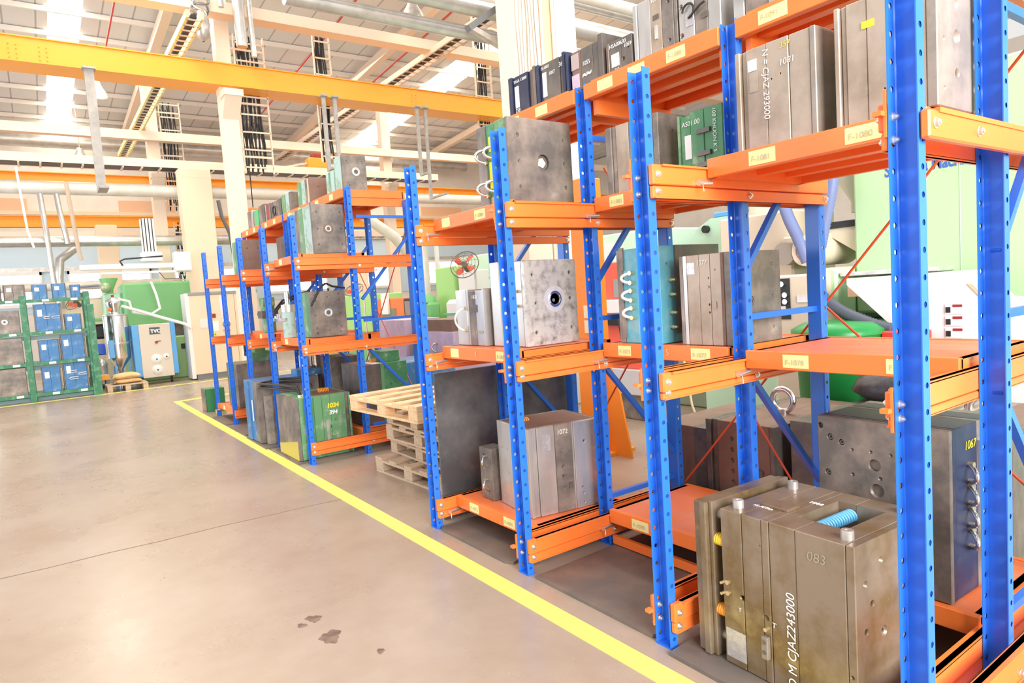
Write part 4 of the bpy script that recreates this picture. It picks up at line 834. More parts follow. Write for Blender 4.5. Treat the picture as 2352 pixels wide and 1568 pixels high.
f20 = mould('tall brown grey mould in the floor row deep inside the far rack', 2.8, 7.75, 0, .4, .5, .95, [(.2, MSTG), (.8, MBRN, .006), (1, MSTG)])
f21 = mould('small green block mould standing alone at the far end of the far rack', 2.045, 11.43, .0, .30, .28, .37, [(.06, MSTG), (1, mat('deep_green_paint', (.03, .22, .08), .4), .002)], axis='x')
f22 = mould('blue mould with paper labels behind the far rack low level', 3.55, 7.3, 0, .7, .8, .82, [(.3, MBLU), (1, MBLU, .01)]); plaque(f22, 'x', .45, .62, .55, .7, PAPER, 'paper_label'); chalk(f22, '1032', .09, 'x', .62, .42)
# ------------------------------------------------------------ mats, pallets, board
def mat_sheet(pts, lb): tag(MB().prism(pts, 'z', 0, .018).obj('floor_mat', MATG), lb, 'mat')
mat_sheet([(2.13, 4.0), (2.105, 3.95), (2.105, 3.2), (2.135, 3.15), (2.17, 3.16), (2.2, 3.06), (3.35, 3.06), (3.35, 4.0)], 'dark mat on the floor under the drawer of mould 1072')
mat_sheet([(2.11, 2.90), (2.11, 2.05), (2.15, 2.03), (3.35, 2.03), (3.35, 2.93), (2.8, 2.93)], 'dark mat under the empty bottom drawer in the second bay')
mat_sheet([(2.06, 1.90), (2.04, 1.2), (2.06, .99), (3.35, .99), (3.35, 1.90), (2.2, 1.91)], 'dark mat under the largest foreground mould')
mat_sheet([(2.03, 7.58), (2.0, 6.68), (2.65, 6.68), (2.65, 7.58)], 'dark mat under the green 1034 mould')
mat_sheet([(1.97, 8.62), (1.96, 7.72), (2.65, 7.72), (2.65, 8.62)], 'dark mat under the large blue floor mould')
mat_sheet([(2.0, 9.68), (2.0, 8.78), (2.65, 8.78), (2.65, 9.68)], 'dark mat in the third floor bay of the far rack')
mat_sheet([(2.0, 10.74), (2.0, 9.83), (2.65, 9.83), (2.65, 10.74)], 'dark mat under the far end drawer of the far rack')
tag(MB().bbox(2.235, 3.55, 4.135, 4.155, .0, 1.06, .004).obj('steel_sheet', BOARD), 'dark grey smudged metal sheet standing at left end of the near rack', 'metal sheet')
def pallet(label, x, y, z, m, rz=0., group=None, w=.8, d=1.2):
    t = thing('wooden_pallet', label, 'pallet', (x, y, z), math.radians(rz), group, local=True)
    for i in range(5): MB().bbox(0, w, i*(d-.12)/4, i*(d-.12)/4+.12+random.uniform(-.01, .02), .122, .144, .002).obj('deck_board', m, t, local=True)
    for xx in (0, (w-.1)/2, w-.1):
        MB().bbox(xx, xx+.1, 0, d, .1, .122, .002).obj('stringer_board', m, t, local=True); MB().bbox(xx, xx+.1, 0, d, 0, .02, .002).obj('bottom_board', m, t, local=True)
        for yy in (0, (d-.14)/2, d-.14): MB().bbox(xx, xx+.1, yy, yy+.14, .02, .1, .004).obj('block', m, t, local=True)
    return t
pallet('bottom aged wooden pallet of the stack between the racks', 2.52, 4.62, 0, WOODD, 3)
pallet('second wooden pallet from the floor in the stack between the racks', 2.62, 4.66, .146, WOODD, -1)
pallet('third wooden pallet up in the stack between the racks', 2.62, 4.60, .292, WOODD, 2)
pallet('fourth, thin grey edged pallet in the stack between the racks', 2.56, 4.62, .438, WOODD, -2)
pallet('fresh pale wooden pallet on top of the stack, sticking out towards the far rack', 2.40, 4.78, .584, WOODL, 4)
pallet('wooden pallet under the tan sacks by the dryer', 1.08, 16.62, 0, WOODD, 0, w=.78, d=.7)
def sack(x, y, z, lb, w=.56, d=.4, h=.11):
    bm = bmesh.new(); bmesh.ops.create_grid(bm, x_segments=14, y_segments=10, size=.5); vs = []
    me = MB(); nx, ny = 15, 11; top = []; bot = []
    for j in range(ny):
        for i in range(nx):
            u, v = i/(nx-1)*2-1, j/(ny-1)*2-1; k = (1-abs(u)**3.5)**.6*(1-abs(v)**3.5)**.6
            top.append((x+u*w/2, y+v*d/2, z+h*.35+h*.65*k+.006*math.sin(5*u+3*v))); bot.append((x+u*w/2*.98, y+v*d/2*.98, z+h*.35-h*.35*k))
    n = nx*ny; fs = []
    for j in range(ny-1):
        for i in range(nx-1):
            a = j*nx+i; fs += [(a, a+1, a+nx+1, a+nx), (n+a, n+a+nx, n+a+nx+1, n+a+1)]
    for i in range(nx-1): fs += [(i, n+i, n+i+1, i+1), ((ny-1)*nx+i, (ny-1)*nx+i+1, n+(ny-1)*nx+i+1, n+(ny-1)*nx+i)]
    for j in range(ny-1): fs += [(j*nx, (j+1)*nx, n+(j+1)*nx, n+j*nx), (j*nx+nx-1, n+j*nx+nx-1, n+(j+1)*nx+nx-1, (j+1)*nx+nx-1)]
    bm.free(); me.add(top+bot, fs, True); tag(me.obj('sack', ROSE), lb, 'sack')
sack(1.5, 16.95, .146, 'tan paper sack lying directly on the pallet'); sack(1.48, 16.95, .250, 'upper tan paper sack lying on the other sack', h=.13)
t = thing('pallet_truck', 'flat orange edged trolley board left of the sacks', 'trolley', (.95, 17.6, 0)); MB().bbox(.72, 1.2, 17.46, 17.8, .30, .33).obj('board', WOODL, t); MB().bbox(.72, 1.2, 17.44, 17.46, .22, .33).obj('edge', YCRANE, t)
for x in (.8, 1.1): MB().cyl((x, 17.6, .05), (x+.05, 17.6, .05), .05, 12).bar((x+.02, 17.6, .06), (x+.02, 17.6, .30), .03, .03).obj('wheel', BLACKC, t)

# ------------------------------------------------------------ green rack at far left with its moulds
G = thing('storage_rack', 'green painted steel rack with blue moulds at far left', 'rack', (-.2, 16.6, 0))
gx = [-1.35, -.26, .83]
for i, x in enumerate(gx):
    for y in (16.6, 17.3): MB().bbox(x, x+.11, y, y+.1, 0, 2.16 if i < 2 else 2.2, .004).obj('upright', GREENR, G)
MB().bbox(.87, .99, 16.52, 16.6, 0, 1.92, .004).obj('corner_post', GREENR, G)
for z in (.17, .80, 1.42, 2.08):
    for a, b_ in zip(gx, gx[1:]):
        o = MB().bbox(a+.11, b_, 16.60, 16.66, z-.07, z, .004).obj('shelf_beam', GREENR, G)
        for k in (.3, .75): MB().box(a+.11+(b_-a)*k-.06, a+.11+(b_-a)*k+.06, 16.597, 16.60, z-.055, z-.01).obj('label_sticker', PAPER, o)
        MB().box(a+.11, b_, 16.66, 17.34, z-.03, z-.005).obj('shelf_deck', GREENR, G)
        if z < 1.9: MB().bbox(a+.11, b_, 16.68, 16.74, z-.16, z-.08, .004).obj('lower_beam', mat('blue_grey_paint', (.18, .3, .33), .45), G)
GR = 'blue moulds on the green rack'
def gm(lb, x0, x1, z, h, m=MBLU, wh=False, hos=(), gl=True, rb=True):
    t = mould(lb, x0, 16.66, z-.004, x1-x0, .4, h, [(.05, MSTD, .0), (.45, m, .006), (.93, m, .004), (1, MSTD)], axis='x', group=GR if m is MBLU else 'dark moulds on the green rack')
    if gl: MB().box(.04+(x1-x0)*.05, .12+(x1-x0)*.05, -.0015, .006, h*.55, h*.8).obj('paper_label', PAPER, t, local=True)
    for (u, v, w) in hos: MB().tube([(u+w, -.03, v+.02), (u+.02, -.05, v+.02), (u, -.055, v), (u+.02, -.05, v-.02), (u+w, -.03, v-.02)], .007, 6).obj('water_bridge', WHITE, t, local=True)
    return t
gm('small blue mould at left on top of the green rack', .01-.1+.05, .23, 2.08, .30); gm('middle small blue mould on top of the green rack', .30, .55, 2.08, .31); gm('right end small blue mould on top of the green rack', .62, .80, 2.08, .27)
gm('plain dark grey mould on top of the green rack', -.50, -.14, 2.08, .31, MSTG); gm('dark mould cut by left picture edge on top of the green rack', -.75, -.54, 2.08, .31, MSTD)
gm('big blue mould with two white hose loops, upper shelf of the green rack', -.05, .43, 1.42, .56, hos=[(.16, .28, .1), (.3, .28, .14)]); gm('small blue mould right of the hosed one, upper shelf of green rack', .46, .76, 1.42, .33)
gm('blue mould with two labels, left in middle shelf bay of green rack', -.04, .33, .80, .44); gm('wide blue mould, right in middle shelf bay of green rack', .34, .78, .80, .52)
gm('narrow blue mould, left on bottom shelf of green rack', -.04, .30, .17, .52); gm('wide blue mould with U hoses on bottom shelf of green rack', .33, .78, .17, .62, hos=[(.12, .38, .12), (.1, .24, .16), (.27, .32, .14)])
def gd(lb, z, h):
    t = mould(lb, -.85, 16.64, z-.004, .56, .42, h, [(.2, MSTG), (1, MSTD, .006)], group='dark moulds on the green rack', holes=corner_holes(.56, h, (.25, .75), (.25, .75), .012)); return t
t = gd('dark mould with faint centre ring, upper shelf of green rack', 1.42, .46); lring(t, .32, .24, .05, STEEL)
gd('dark grey plate mould on the middle shelf of green rack', .80, .52); gd('brown grey plate mould on the bottom shelf of green rack', .17, .55)

# ------------------------------------------------------------ dryer, hopper, cabinet, green press at far left
D = thing('dryer_cabinet', 'beige dryer unit with blue side strips and two round filters', 'dryer', (2.2, 17.4, 0))
MB().bbox(1.86, 2.52, 17.4, 17.9, .16, 1.40, .01).obj('front_panel', mat('warm_beige', (.74, .66, .56), .5), D); SB = mat('sky_blue_paint', (.12, .42, .85), .4)
MB().bbox(1.72, 1.86, 17.39, 17.9, .2, 1.40, .01).obj('left_strip', SB, D); MB().bbox(2.52, 2.62, 17.39, 17.9, .2, 1.42, .01).obj('right_strip', SB, D)
MB().box(2.08, 2.30, 17.392, 17.4, 1.16, 1.32).obj('logo_plate', mat('dark_slate', (.08, .1, .13), .5), D)
text('TVC', .11, (2.10-2.2, 17.39-17.4, 1.195), (1, 0, 0), (0, 0, 1), WHITE, 'logo_letters', D, bold=.006)
MB().cyl((2.2, 17.4, .97), (2.2, 17.37, .97), .03, 12).box(2.2, 2.30, 17.385, 17.395, .985, 1.0).obj('main_switch', MRED, D)
for x, z, r in ((2.17, .58, .12), (2.17, .33, .12), (2.38, .62, .075)):
    MB().lathe((x, 17.39, z), [(0, -.03), (r*.3, -.028), (r*.8, -.015), (r, .01)], 24, 'y').obj('filter_cover', WHITE, D); MB().cyl((x, 17.355, z), (x, 17.37, z), .018, 10).obj('knob', BLACKC, D)
for x in (1.85, 2.45): MB().cyl((x, 17.6, .05), (x+.04, 17.6, .05), .05, 12).bar((x+.02, 17.6, .06), (x+.02, 17.6, .16), .05, .05).obj('castor', BLACKC, D)
Hp = thing('drying_hopper', 'shiny stainless steel drying hopper with conical bottom beside the dryer', 'hopper', (1.5, 17.6, 0))
MB().lathe((1.44, 17.6, 0), [(.05, .0), (.05, .3), (.06, .42), (.24, .68), (.245, .70), (.245, 1.66), (.235, 1.68), (.1, 1.69), (.1, 1.74), (.16, 1.92), (.15, 2.0), (.0, 2.08)], 32).obj('shell', CHROME, Hp)
MB().lathe((1.44, 17.6, 0), [(.25, 1.0), (.252, 1.02), (.25, 1.04)], 32).lathe((1.44, 17.6, 0), [(.25, 1.64), (.256, 1.66), (.25, 1.68)], 32).obj('band', STEEL, Hp)
for a in range(3): MB().bar((1.44+.2*math.cos(a*2.1), 17.6+.2*math.sin(a*2.1), .75), (1.44+.2*math.cos(a*2.1), 17.6+.2*math.sin(a*2.1), 0), .03, .03).obj('leg', SB, Hp)
MB().bbox(1.24, 1.34, 17.3, 17.4, .7, 1.1).obj('blue_bracket', SB, Hp); MB().cyl((1.44, 17.6, 2.05), (1.44, 17.6, 2.12), .03, 10).obj('red_valve', MRED, Hp); MB().cyl((1.38, 17.5, 1.78), (1.32, 17.5, 1.8), .035, 10).obj('red_handle', ORANGE, Hp)
tag(MB().tube([(1.6, 17.5, 1.85), (1.9, 17.3, 1.72), (2.3, 17.2, 1.55), (2.8, 17.15, 1.35), (2.92, 17.15, 1.25)], .035, 10).obj('hose', WHITE), 'white hose running from the steel hopper down to the right', 'hose')
tag(MB().tube([(1.55, 17.6, 2.02), (1.75, 17.5, 1.95), (1.8, 17.6, 1.7), (2.2, 17.8, 1.62), (2.42, 17.9, 1.75), (2.38, 18, 2.1), (2.3, 18, 2.4)], .03, 10).obj('hose', WHITE), 'white hose looping up above the dryer', 'hose')
Cb = thing('control_cabinet', 'tall beige control cabinet with warning signs and grey plinth', 'cabinet', (3.2, 17.2, 0))
MB().bbox(2.95, 4.5, 17.2, 17.75, .12, 2.0, .008).obj('cabinet_body', CREAM2, Cb); MB().bbox(2.93, 4.52, 17.18, 17.77, 2.0, 2.07, .005).obj('top_strip', mat('mid_grey_paint', (.33, .33, .33), .5), Cb); MB().bbox(2.97, 4.48, 17.22, 17.73, 0, .12, .003).obj('plinth', mat('slate_plinth', (.22, .23, .25), .5), Cb)
MB().bbox(2.86, 2.95, 17.2, 17.75, .03, 2.05, .004).obj('side_panel', WHITE, Cb)
MB().box(3.95, 3.955, 17.197, 17.2, .15, 1.98).obj('door_gap', MSTD, Cb)
def sgn(x0, x1, z0, z1, m, n): return MB().box(x0, x1, 17.192, 17.198, z0, z1).obj(n, m, Cb)
sgn(3.14, 3.30, 1.22, 1.44, mat('pink_paper', (.95, .8, .76), .7), 'paper_notice'); sgn(3.42, 3.55, 1.12, 1.36, PAPER, 'paper_notice'); sgn(3.62, 3.80, 1.42, 1.98, mat('pale_lilac_sheet', (.85, .8, .92), .7), 'paper_notice'); sgn(3.42, 3.50, 1.44, 1.54, MRED, 'red_sticker'); sgn(3.64, 3.81, 1.40-.13, 1.40+.0, PAPER, 'sign_panel'); sgn(3.64, 3.81, 1.10, 1.14, mat('pink_red_strip', (.9, .3, .3), .6), 'sign_strip')
MB().ring((3.725, 17.19, 1.27), (3.725, 17.186, 1.27), .085, .07, 28).bar((3.67, 17.188, 1.32), (3.78, 17.188, 1.22), .012, .003, (0, 1, 0)).obj('prohibition_ring', MRED, Cb)
h = MB().bbox(3.70, 3.75, 17.185, 17.188, 1.23, 1.27, .002)
for i in range(4): h.box(3.702+i*.012, 3.709+i*.012, 17.185, 17.188, 1.27, 1.30+.005*(i % 3))
h.obj('hand_symbol', BLACKC, Cb)
MB().prism([(3.39, 1.0), (3.50, 1.0), (3.445, 1.09)], 'y', 17.19, 17.195).obj('warning_triangle', YCHALK, Cb); MB().prism([(3.447, 1.075), (3.432, 1.04), (3.443, 1.04), (3.437, 1.012), (3.458, 1.05), (3.447, 1.05)], 'y', 17.187, 17.19).obj('lightning_symbol', BLACKC, Cb)
GMc = thing('injection_machine', 'large green injection moulding machine behind the dryer', 'machine', (3.0, 18.8, 0))
MB().bbox(1.75, 3.9, 18.6, 19.8, 1.35, 2.42, .05).obj('guard_cover', MACHG, GMc); MB().bbox(1.75, 4.2, 18.3, 19.8, .0, 1.05, .03).obj('machine_bed', mat('machine_leaf_green', (.3, .5, .22), .45), GMc); MB().bbox(1.7, 4.0, 18.7, 19.7, 1.05, 1.35, .01).obj('clamp_unit', MSTD, GMc)
MB().bbox(1.35, 1.75, 18.95, 19.5, 1.05, 2.2, .04).obj('front_housing', MACHM, GMc); MB().lathe((1.5, 18.9, 2.2), [(.08, 0), (.08, .08), (.2, .34), (.2, .36)], 16).obj('feed_hopper', MACHG, GMc); MB().lathe((1.42, 18.8, 2.2), [(0, 0), (.09, .03), (.12, .14), (.09, .24), (0, .28)], 16).obj('motor_dome', mat('olive_metal', (.4, .5, .3), .4, .3), GMc)
MB().bbox(2.85, 2.98, 18.28, 18.3, .72, .85, .003).obj('control_switch', BLACKC, GMc)
t = thing('control_cabinet', 'long beige low cabinet behind the hopper and trolley', 'cabinet', (.9, 19, 0)); MB().bbox(.2, 1.95, 20.0, 20.4, 0, 2.12, .01).obj('cabinet_body', CREAM2, t); MB().bbox(.18, 1.97, 19.98, 20.42, 2.12, 2.18, .004).obj('top_strip', STEEL, t); MB().box(.98, .985, 19.995, 20.0, .35, 2.1).obj('door_gap', MSTD, t)
t = thing('tool_trolley', 'white tubular trolley with green top holding a blue bin', 'trolley', (1.1, 18.7, 0))
for x in (1.02, 1.62):
    for y in (18.5, 18.85): MB().bar((x-.05, y, 1.55), (x, y, .05), .04, .04).obj('leg', WHITE, t)
MB().bbox(.95, 1.65, 18.45, 18.9, 1.54, 1.62, .01).obj('green_top', MACHG, t); MB().bbox(.98, 1.62, 18.5, 18.85, .74, 1.0, .02).obj('blue_bin', mat('royal_blue_plastic', (.02, .1, .7), .35), t); MB().bbox(1.0, 1.6, 18.5, 18.85, 1.12, 1.47, .05).obj('dark_bundle', BLACKC, t)
t = thing('vacuum_loader', 'small white canister vacuum with black base under the hopper', 'vacuum', (1.12, 18.05, 0)); MB().lathe((1.12, 18.05, 0), [(.12, .08), (.11, .12), (.11, .5), (.13, .54), (.05, .66), (0, .68)], 18).obj('canister', STEEL, t); MB().bbox(1.0, 1.25, 17.9, 18.2, .0, .1, .03).obj('base', BLACKC, t); MB().tube([(1.1, 18.0, .66), (1.05, 17.95, .72), (.95, 17.9, .6), (.85, 17.9, .5)], .015, 8).obj('hose', WHITE, t)
# robot arm over the press
Rb = thing('robot_arm', 'long white horizontal take out robot above the green machine', 'robot', (2.5, 18.6, 3)); MB().bbox(.9, 3.0, 18.0, 18.12, 2.72, 2.84, .01).bbox(1.3, 2.9, 18.02, 18.1, 2.60, 2.66, .01).obj('beam', WHITE, Rb)
MB().bbox(2.15, 2.6, 17.95, 18.2, 2.88, 3.1, .02).obj('carriage', WHITE, Rb); MB().bbox(2.2, 2.5, 18.0, 18.15, 3.1, 3.9, .02).obj('vertical_mast', WHITE, Rb)
for i in range(4): MB().box(2.22+i*.07, 2.24+i*.07, 17.99, 18.0, 3.12, 3.9).obj('mast_slot', BLACKC, Rb)
MB().bbox(2.85, 3.22, 17.9, 18.28, 2.62, 3.1, .03).obj('drive_box', WHITE, Rb); MB().tube([(1.75, 17.98, 2.8), (1.7, 17.98, 2.9), (1.8, 17.98, 2.95), (2.6, 17.95, 3.0)], .02, 8).obj('cable_chain', BLACKC, Rb); MB().tube([(2.5, 18.0, 2.62), (2.6, 17.95, 2.45), (2.9, 17.95, 2.45), (3.0, 17.95, 2.64)], .008, 6).obj('air_line', BLACKC, Rb)
tag(MB().tube([(.75, 18.8, 2.12), (.72, 18.8, 2.3), (.82, 18.8, 2.38), (1.3, 18.8, 2.4)], .03, 8).obj('handrail', mat('slate_blue_tube', (.2, .22, .3), .4)), 'dark bent tube handle above the low beige cabinet', 'handrail')

def wall_fan(x, y, z, r, lb, tilt=.5, stand=True, pole=0.):
    t = thing('fan', lb, 'fan', (x, y, z)); n = Vector((-.75, -.6, tilt)).normalized(); a = n.orthogonal().normalized(); b_ = n.cross(a); c = Vector((x, y, z)); g = MB()
    for k in range(1, 6):
        rr = r*k/5; g.tube([c+n*.08*(1-(k/5)**2)+(a*math.cos(i/28*6.283)+b_*math.sin(i/28*6.283))*rr for i in range(28)], .0035 if k < 5 else .008, 5, close=True)
    for k in range(10): g.tube([c+n*.09, c+n*.05+(a*math.cos(k*.628)+b_*math.sin(k*.628))*r*.6, c+(a*math.cos(k*.628)+b_*math.sin(k*.628))*r], .003, 5)
    g.obj('guard', MSTD, t)
    for k in range(4):
        q = MB(); t0 = k*1.571+.3; pts = []
        P = lambda rr, an, h: c+n*h+(a*math.cos(an)+b_*math.sin(an))*rr
        q.add([P(.02, t0, 0), P(r*.8, t0-.25, .02), P(r*.85, t0+.25, 0), P(r*.5, t0+.5, -.03), P(.02, t0, -.006), P(r*.8, t0-.25, .014), P(r*.85, t0+.25, -.006), P(r*.5, t0+.5, -.036)], [(0,1,2,3), (7,6,5,4), (0,4,5,1), (1,5,6,2), (2,6,7,3), (3,7,4,0)]); q.obj('blade', mat('red_fan_blade', (.9, .12, .06), .4), t)
    MB().cyl(c-n*.16, c+n*.02, .05, 14).obj('motor', MSTD, t)
    if stand: MB().cyl(c-n*.12, (x+.25, y+.1, z), .015, 8).cyl((x+.25, y+.1, z), (x+.25, y+.1, pole), .018, 8).cyl((x+.25, y+.1, 0), (x+.25, y+.1, .03), .2, 16).obj('stand', STEEL, t)
wall_fan(5.6, 9.08, 2.07, .235, 'round cage fan with red blades in front of the pale green machine'); wall_fan(.80, 19.3, 2.05, .25, 'tilted red bladed fan seen through the green rack', .9); wall_fan(5.45, 13.3, 1.85, .2, 'small tilted red fan beside the green monitor arm', 1.2)

# ------------------------------------------------------------ machines behind the racks
def block(t, n, m, *b, c=.02): return MB().bbox(*b, c).obj(n, m, t)
PM = thing('injection_machine', 'tall pale green machine guard with blue lettering behind the near rack', 'machine', (6.2, 1.5, 0))
block(PM, 'guard_cover', mat('machine_soft_green', (.44, .64, .36), .4), 6.0, 7.6, -1.6, 3.09, 1.2, 3.1); MB().box(5.996, 6.0, 2.245, 2.25, 1.2, 3.05).obj('panel_seam', MACHM, PM)
text('Shibaura Machine', .15, Vector((5.997, 2.815, 2.355))-ORG[PM.name], (0, -.66, 0), (0, 0, 1), mat('blue_lettering', (.05, .12, .5), .5), 'lettering', PM, bold=.003)
block(PM, 'machine_bed', MACHM, 5.8, 7.6, -1.6, 3.08, 0, .98); block(PM, 'slide_base', mat('machine_mid_green', (.2, .42, .24), .45), 5.9, 7.4, 2.0, 3.08, .98, 1.14)
MB().bbox(5.72, 6.2, 2.3, 3.08, 1.535, 1.57, .004).obj('ledge', STEEL, PM); block(PM, 'green_box', MACHG, 5.95, 6.2, 2.45, 2.9, 1.36, 1.53)
MB().box(5.69, 5.70, 2.78, 3.0, 1.36, 1.52).obj('tan_panel', PEACH, PM); text('BS', .09, Vector((5.688, 2.86, 1.40))-ORG[PM.name], (0, -1, 0), (0, 0, 1), MSTD, 'stencil_letters', PM)
BU = thing('injection_unit', 'beige injection barrel unit with hopper left of the pale green guard', 'machine', (6.2, 3.6, 0))
block(BU, 'nozzle_housing', MACHL, 5.7, 6.4, 3.10, 3.35, 1.25, 1.62); block(BU, 'injection_head', MACHL, 5.75, 6.6, 3.10, 3.6, .98, 1.3, c=.03); block(BU, 'machine_bed', MACHM, 5.8, 7.4, 3.10, 4.65, 0, .96); block(BU, 'slide_base', MACHG, 5.9, 7.2, 3.3, 4.6, .96, 1.2); block(BU, 'housing', MACHB, 6.1, 6.9, 3.75, 4.6, 1.2, 2.22); block(BU, 'front_block', MACHB, 6.0, 6.5, 3.35, 3.8, 1.75, 1.95)
MB().cyl((5.8, 3.44, 1.79), (6.5, 3.44, 1.79), .14, 24).obj('barrel', MACHB, BU); MB().ring((5.79, 3.44, 1.79), (5.84, 3.44, 1.79), .13, .09, 24).obj('flange', CREAM, BU); MB().cyl((5.8, 3.66, 1.78), (6.3, 3.66, 1.78), .11, 20).obj('dark_motor', mat('taupe_metal', (.3, .26, .22), .4), BU)
MB().lathe((6.3, 3.2, 2.12), [(.06, 0), (.06, .1), (.24, .42), (.24, .46)], 20).obj('feed_hopper', mat('olive_beige', (.5, .5, .36), .45), BU); MB().prism([(3.4, 1.98), (2.95, 1.98), (2.95, 1.70), (3.05, 1.70), (3.35, 1.9)], 'x', 6.1, 6.7).obj('chute', MACHB, BU); MB().box(6.08, 6.72, 2.93, 3.42, 1.98, 2.04).obj('dark_tray', BLACKC, BU)
block(BU, 'mid_unit', mat('taupe_panel', (.45, .38, .33), .5), 6.0, 6.4, 3.25, 3.45, 1.36, 1.62, c=.01)
MB().lathe((6.5, 4.25, 2.2), [(.2, 0), (.22, .06), (.2, .1), (.19, .4), (.14, .5), (0, .52)], 20).obj('tank', MACHB, BU)
CP = thing('operator_console', 'beige control panel with black instrument strip between the posts', 'console', (5.4, 3.5, 0)); block(CP, 'panel_body', MACHB, 5.55, 5.9, 3.15, 3.62, .3, 1.58); MB().box(5.54, 5.55, 3.45, 3.60, 1.18, 1.55).obj('instrument_strip', BLACKC, CP)
for i, (y, z) in enumerate([(3.52, 1.50), (3.49, 1.40), (3.49, 1.34)]): MB().cyl((5.54, y, z), (5.52, y, z), .025, 12).obj('gauge', CHROME, CP)
MB().box(5.535, 5.54, 3.49, 3.57, 1.24, 1.30).obj('switch_plate', STEEL, CP)
MB().box(5.54, 5.55, 3.28, 3.38, 1.33, 1.39).obj('vent_plate', STEEL, CP)
WC = thing('chute_guard', 'white sloping sheet guard with warning labels behind the near rack', 'guard', (5.4, 2.2, 0))
MB().prism([(2.80, 1.52), (2.80, 1.47), (2.50, 1.18), (2.30, .95), (2.30, .45), (1.5, .45), (1.5, 1.28), (1.80, 1.33), (1.96, 1.53), (2.2, 1.53)], 'x', 5.3, 5.7).obj('sheet_body', mat('off_white_paint', (.82, .80, .82), .45), WC)
MB().prism([(1.92, 1.44), (1.83, 1.33), (1.86, 1.33), (1.95, 1.44)], 'x', 5.294, 5.3).obj('rusty_slot', PEACH, WC)
for i in range(4):
    MB().box(5.293, 5.3, 1.98, 2.09, 1.23-i*.085, 1.30-i*.085).obj('warning_label', PAPER, WC); MB().box(5.289, 5.293, 1.98, 2.04, 1.28-i*.085, 1.298-i*.085).obj('red_heading', MRED, WC); MB().box(5.289, 5.293, 2.055, 2.085, 1.24-i*.085, 1.28-i*.085).obj('pictogram', BLACKC, WC)
def ribbed(pts, r, m, lb):
    P = [Vector(p) for p in pts]; out = []
    for i in range(len(P)-1):
        p0 = P[max(i-1, 0)]; p1 = P[i]; p2 = P[i+1]; p3 = P[min(i+2, len(P)-1)]; n = max(4, int((p2-p1).length/.012))
        for k in range(n):
            t = k/n; out.append(.5*((2*p1)+(p2-p0)*t+(2*p0-5*p1+4*p2-p3)*t*t+(3*p1-p0-3*p2+p3)*t**3))
    tag(MB().tube(out, r, 12, rib=.14).obj('ribbed_hose', m), lb, 'hose')
ribbed([(5.2, 3.0, 1.52), (5.2, 2.96, 1.40), (5.2, 2.8, 1.27), (5.2, 2.55, 1.16), (5.2, 2.40, 1.12)], .045, HOSEG, 'dark ribbed hose curving down right to the red clamp')
ribbed([(5.9, 3.72, 2.3), (5.85, 3.62, 2.1), (5.8, 3.5, 1.9), (5.8, 3.42, 1.68)], .05, HOSEB, 'blue grey ribbed hose slanting down left of the rear post')
ribbed([(5.8, 3.15, 2.5), (5.8, 3.18, 2.3), (5.8, 3.24, 2.05), (5.8, 3.30, 1.8)], .05, HOSEB, 'upright blue ribbed hose in front of the beige hopper')
t = thing('hose_clamp', 'small red clamp block holding the dark ribbed hose', 'clamp', (5.2, 2.35, 1.08)); block(t, 'clamp_body', mat('bright_red_paint', (.85, .06, .04), .4), 5.1, 5.3, 2.18, 2.45, 1.05, 1.12, c=.01); MB().cyl((5.2, 2.36, 1.1), (5.2, 2.36, 1.2), .012, 8).obj('clamp_lever', BLACKC, t)
GB = thing('waste_bin', 'dark green wheeled bin with lid behind the near rack', 'bin', (5.0, 2.8, 0)); MB().lathe((5.1, 2.78, 0), [(.27, .3), (.31, 1.06), (.33, 1.08), (.33, 1.11)], 28).obj('bin_body', mat('bin_green', (.01, .20, .04), .4), GB); MB().lathe((5.1, 2.78, 0), [(.34, 1.10), (.34, 1.14), (.25, 1.19), (0, 1.2)], 28).obj('lid', mat('bin_lid_green', (.015, .27, .06), .35), GB); MB().lathe((5.1, 2.78, 0), [(.0, .0), (.27, 0), (.27, .3), (0, .3)], 28).obj('base', BLACKC, GB)
t = thing('info_board', 'white notice plate with red line on a black frame behind the near rack', 'sign', (4.9, 2.2, 0)); block(t, 'frame', BLACKC, 4.92, 5.0, 2.0, 2.42, 0, 1.0, c=.005); MB().box(4.91, 4.92, 2.0, 2.30, .76, .99).obj('notice_plate', PAPER, t); MB().box(4.905, 4.91, 2.08, 2.26, .80, .81).obj('red_line', MRED, t); MB().box(4.905, 4.908, 2.08, 2.26, .86, .95).obj('grey_text_block', mat('pale_grey_print', (.6, .6, .62), .7), t)
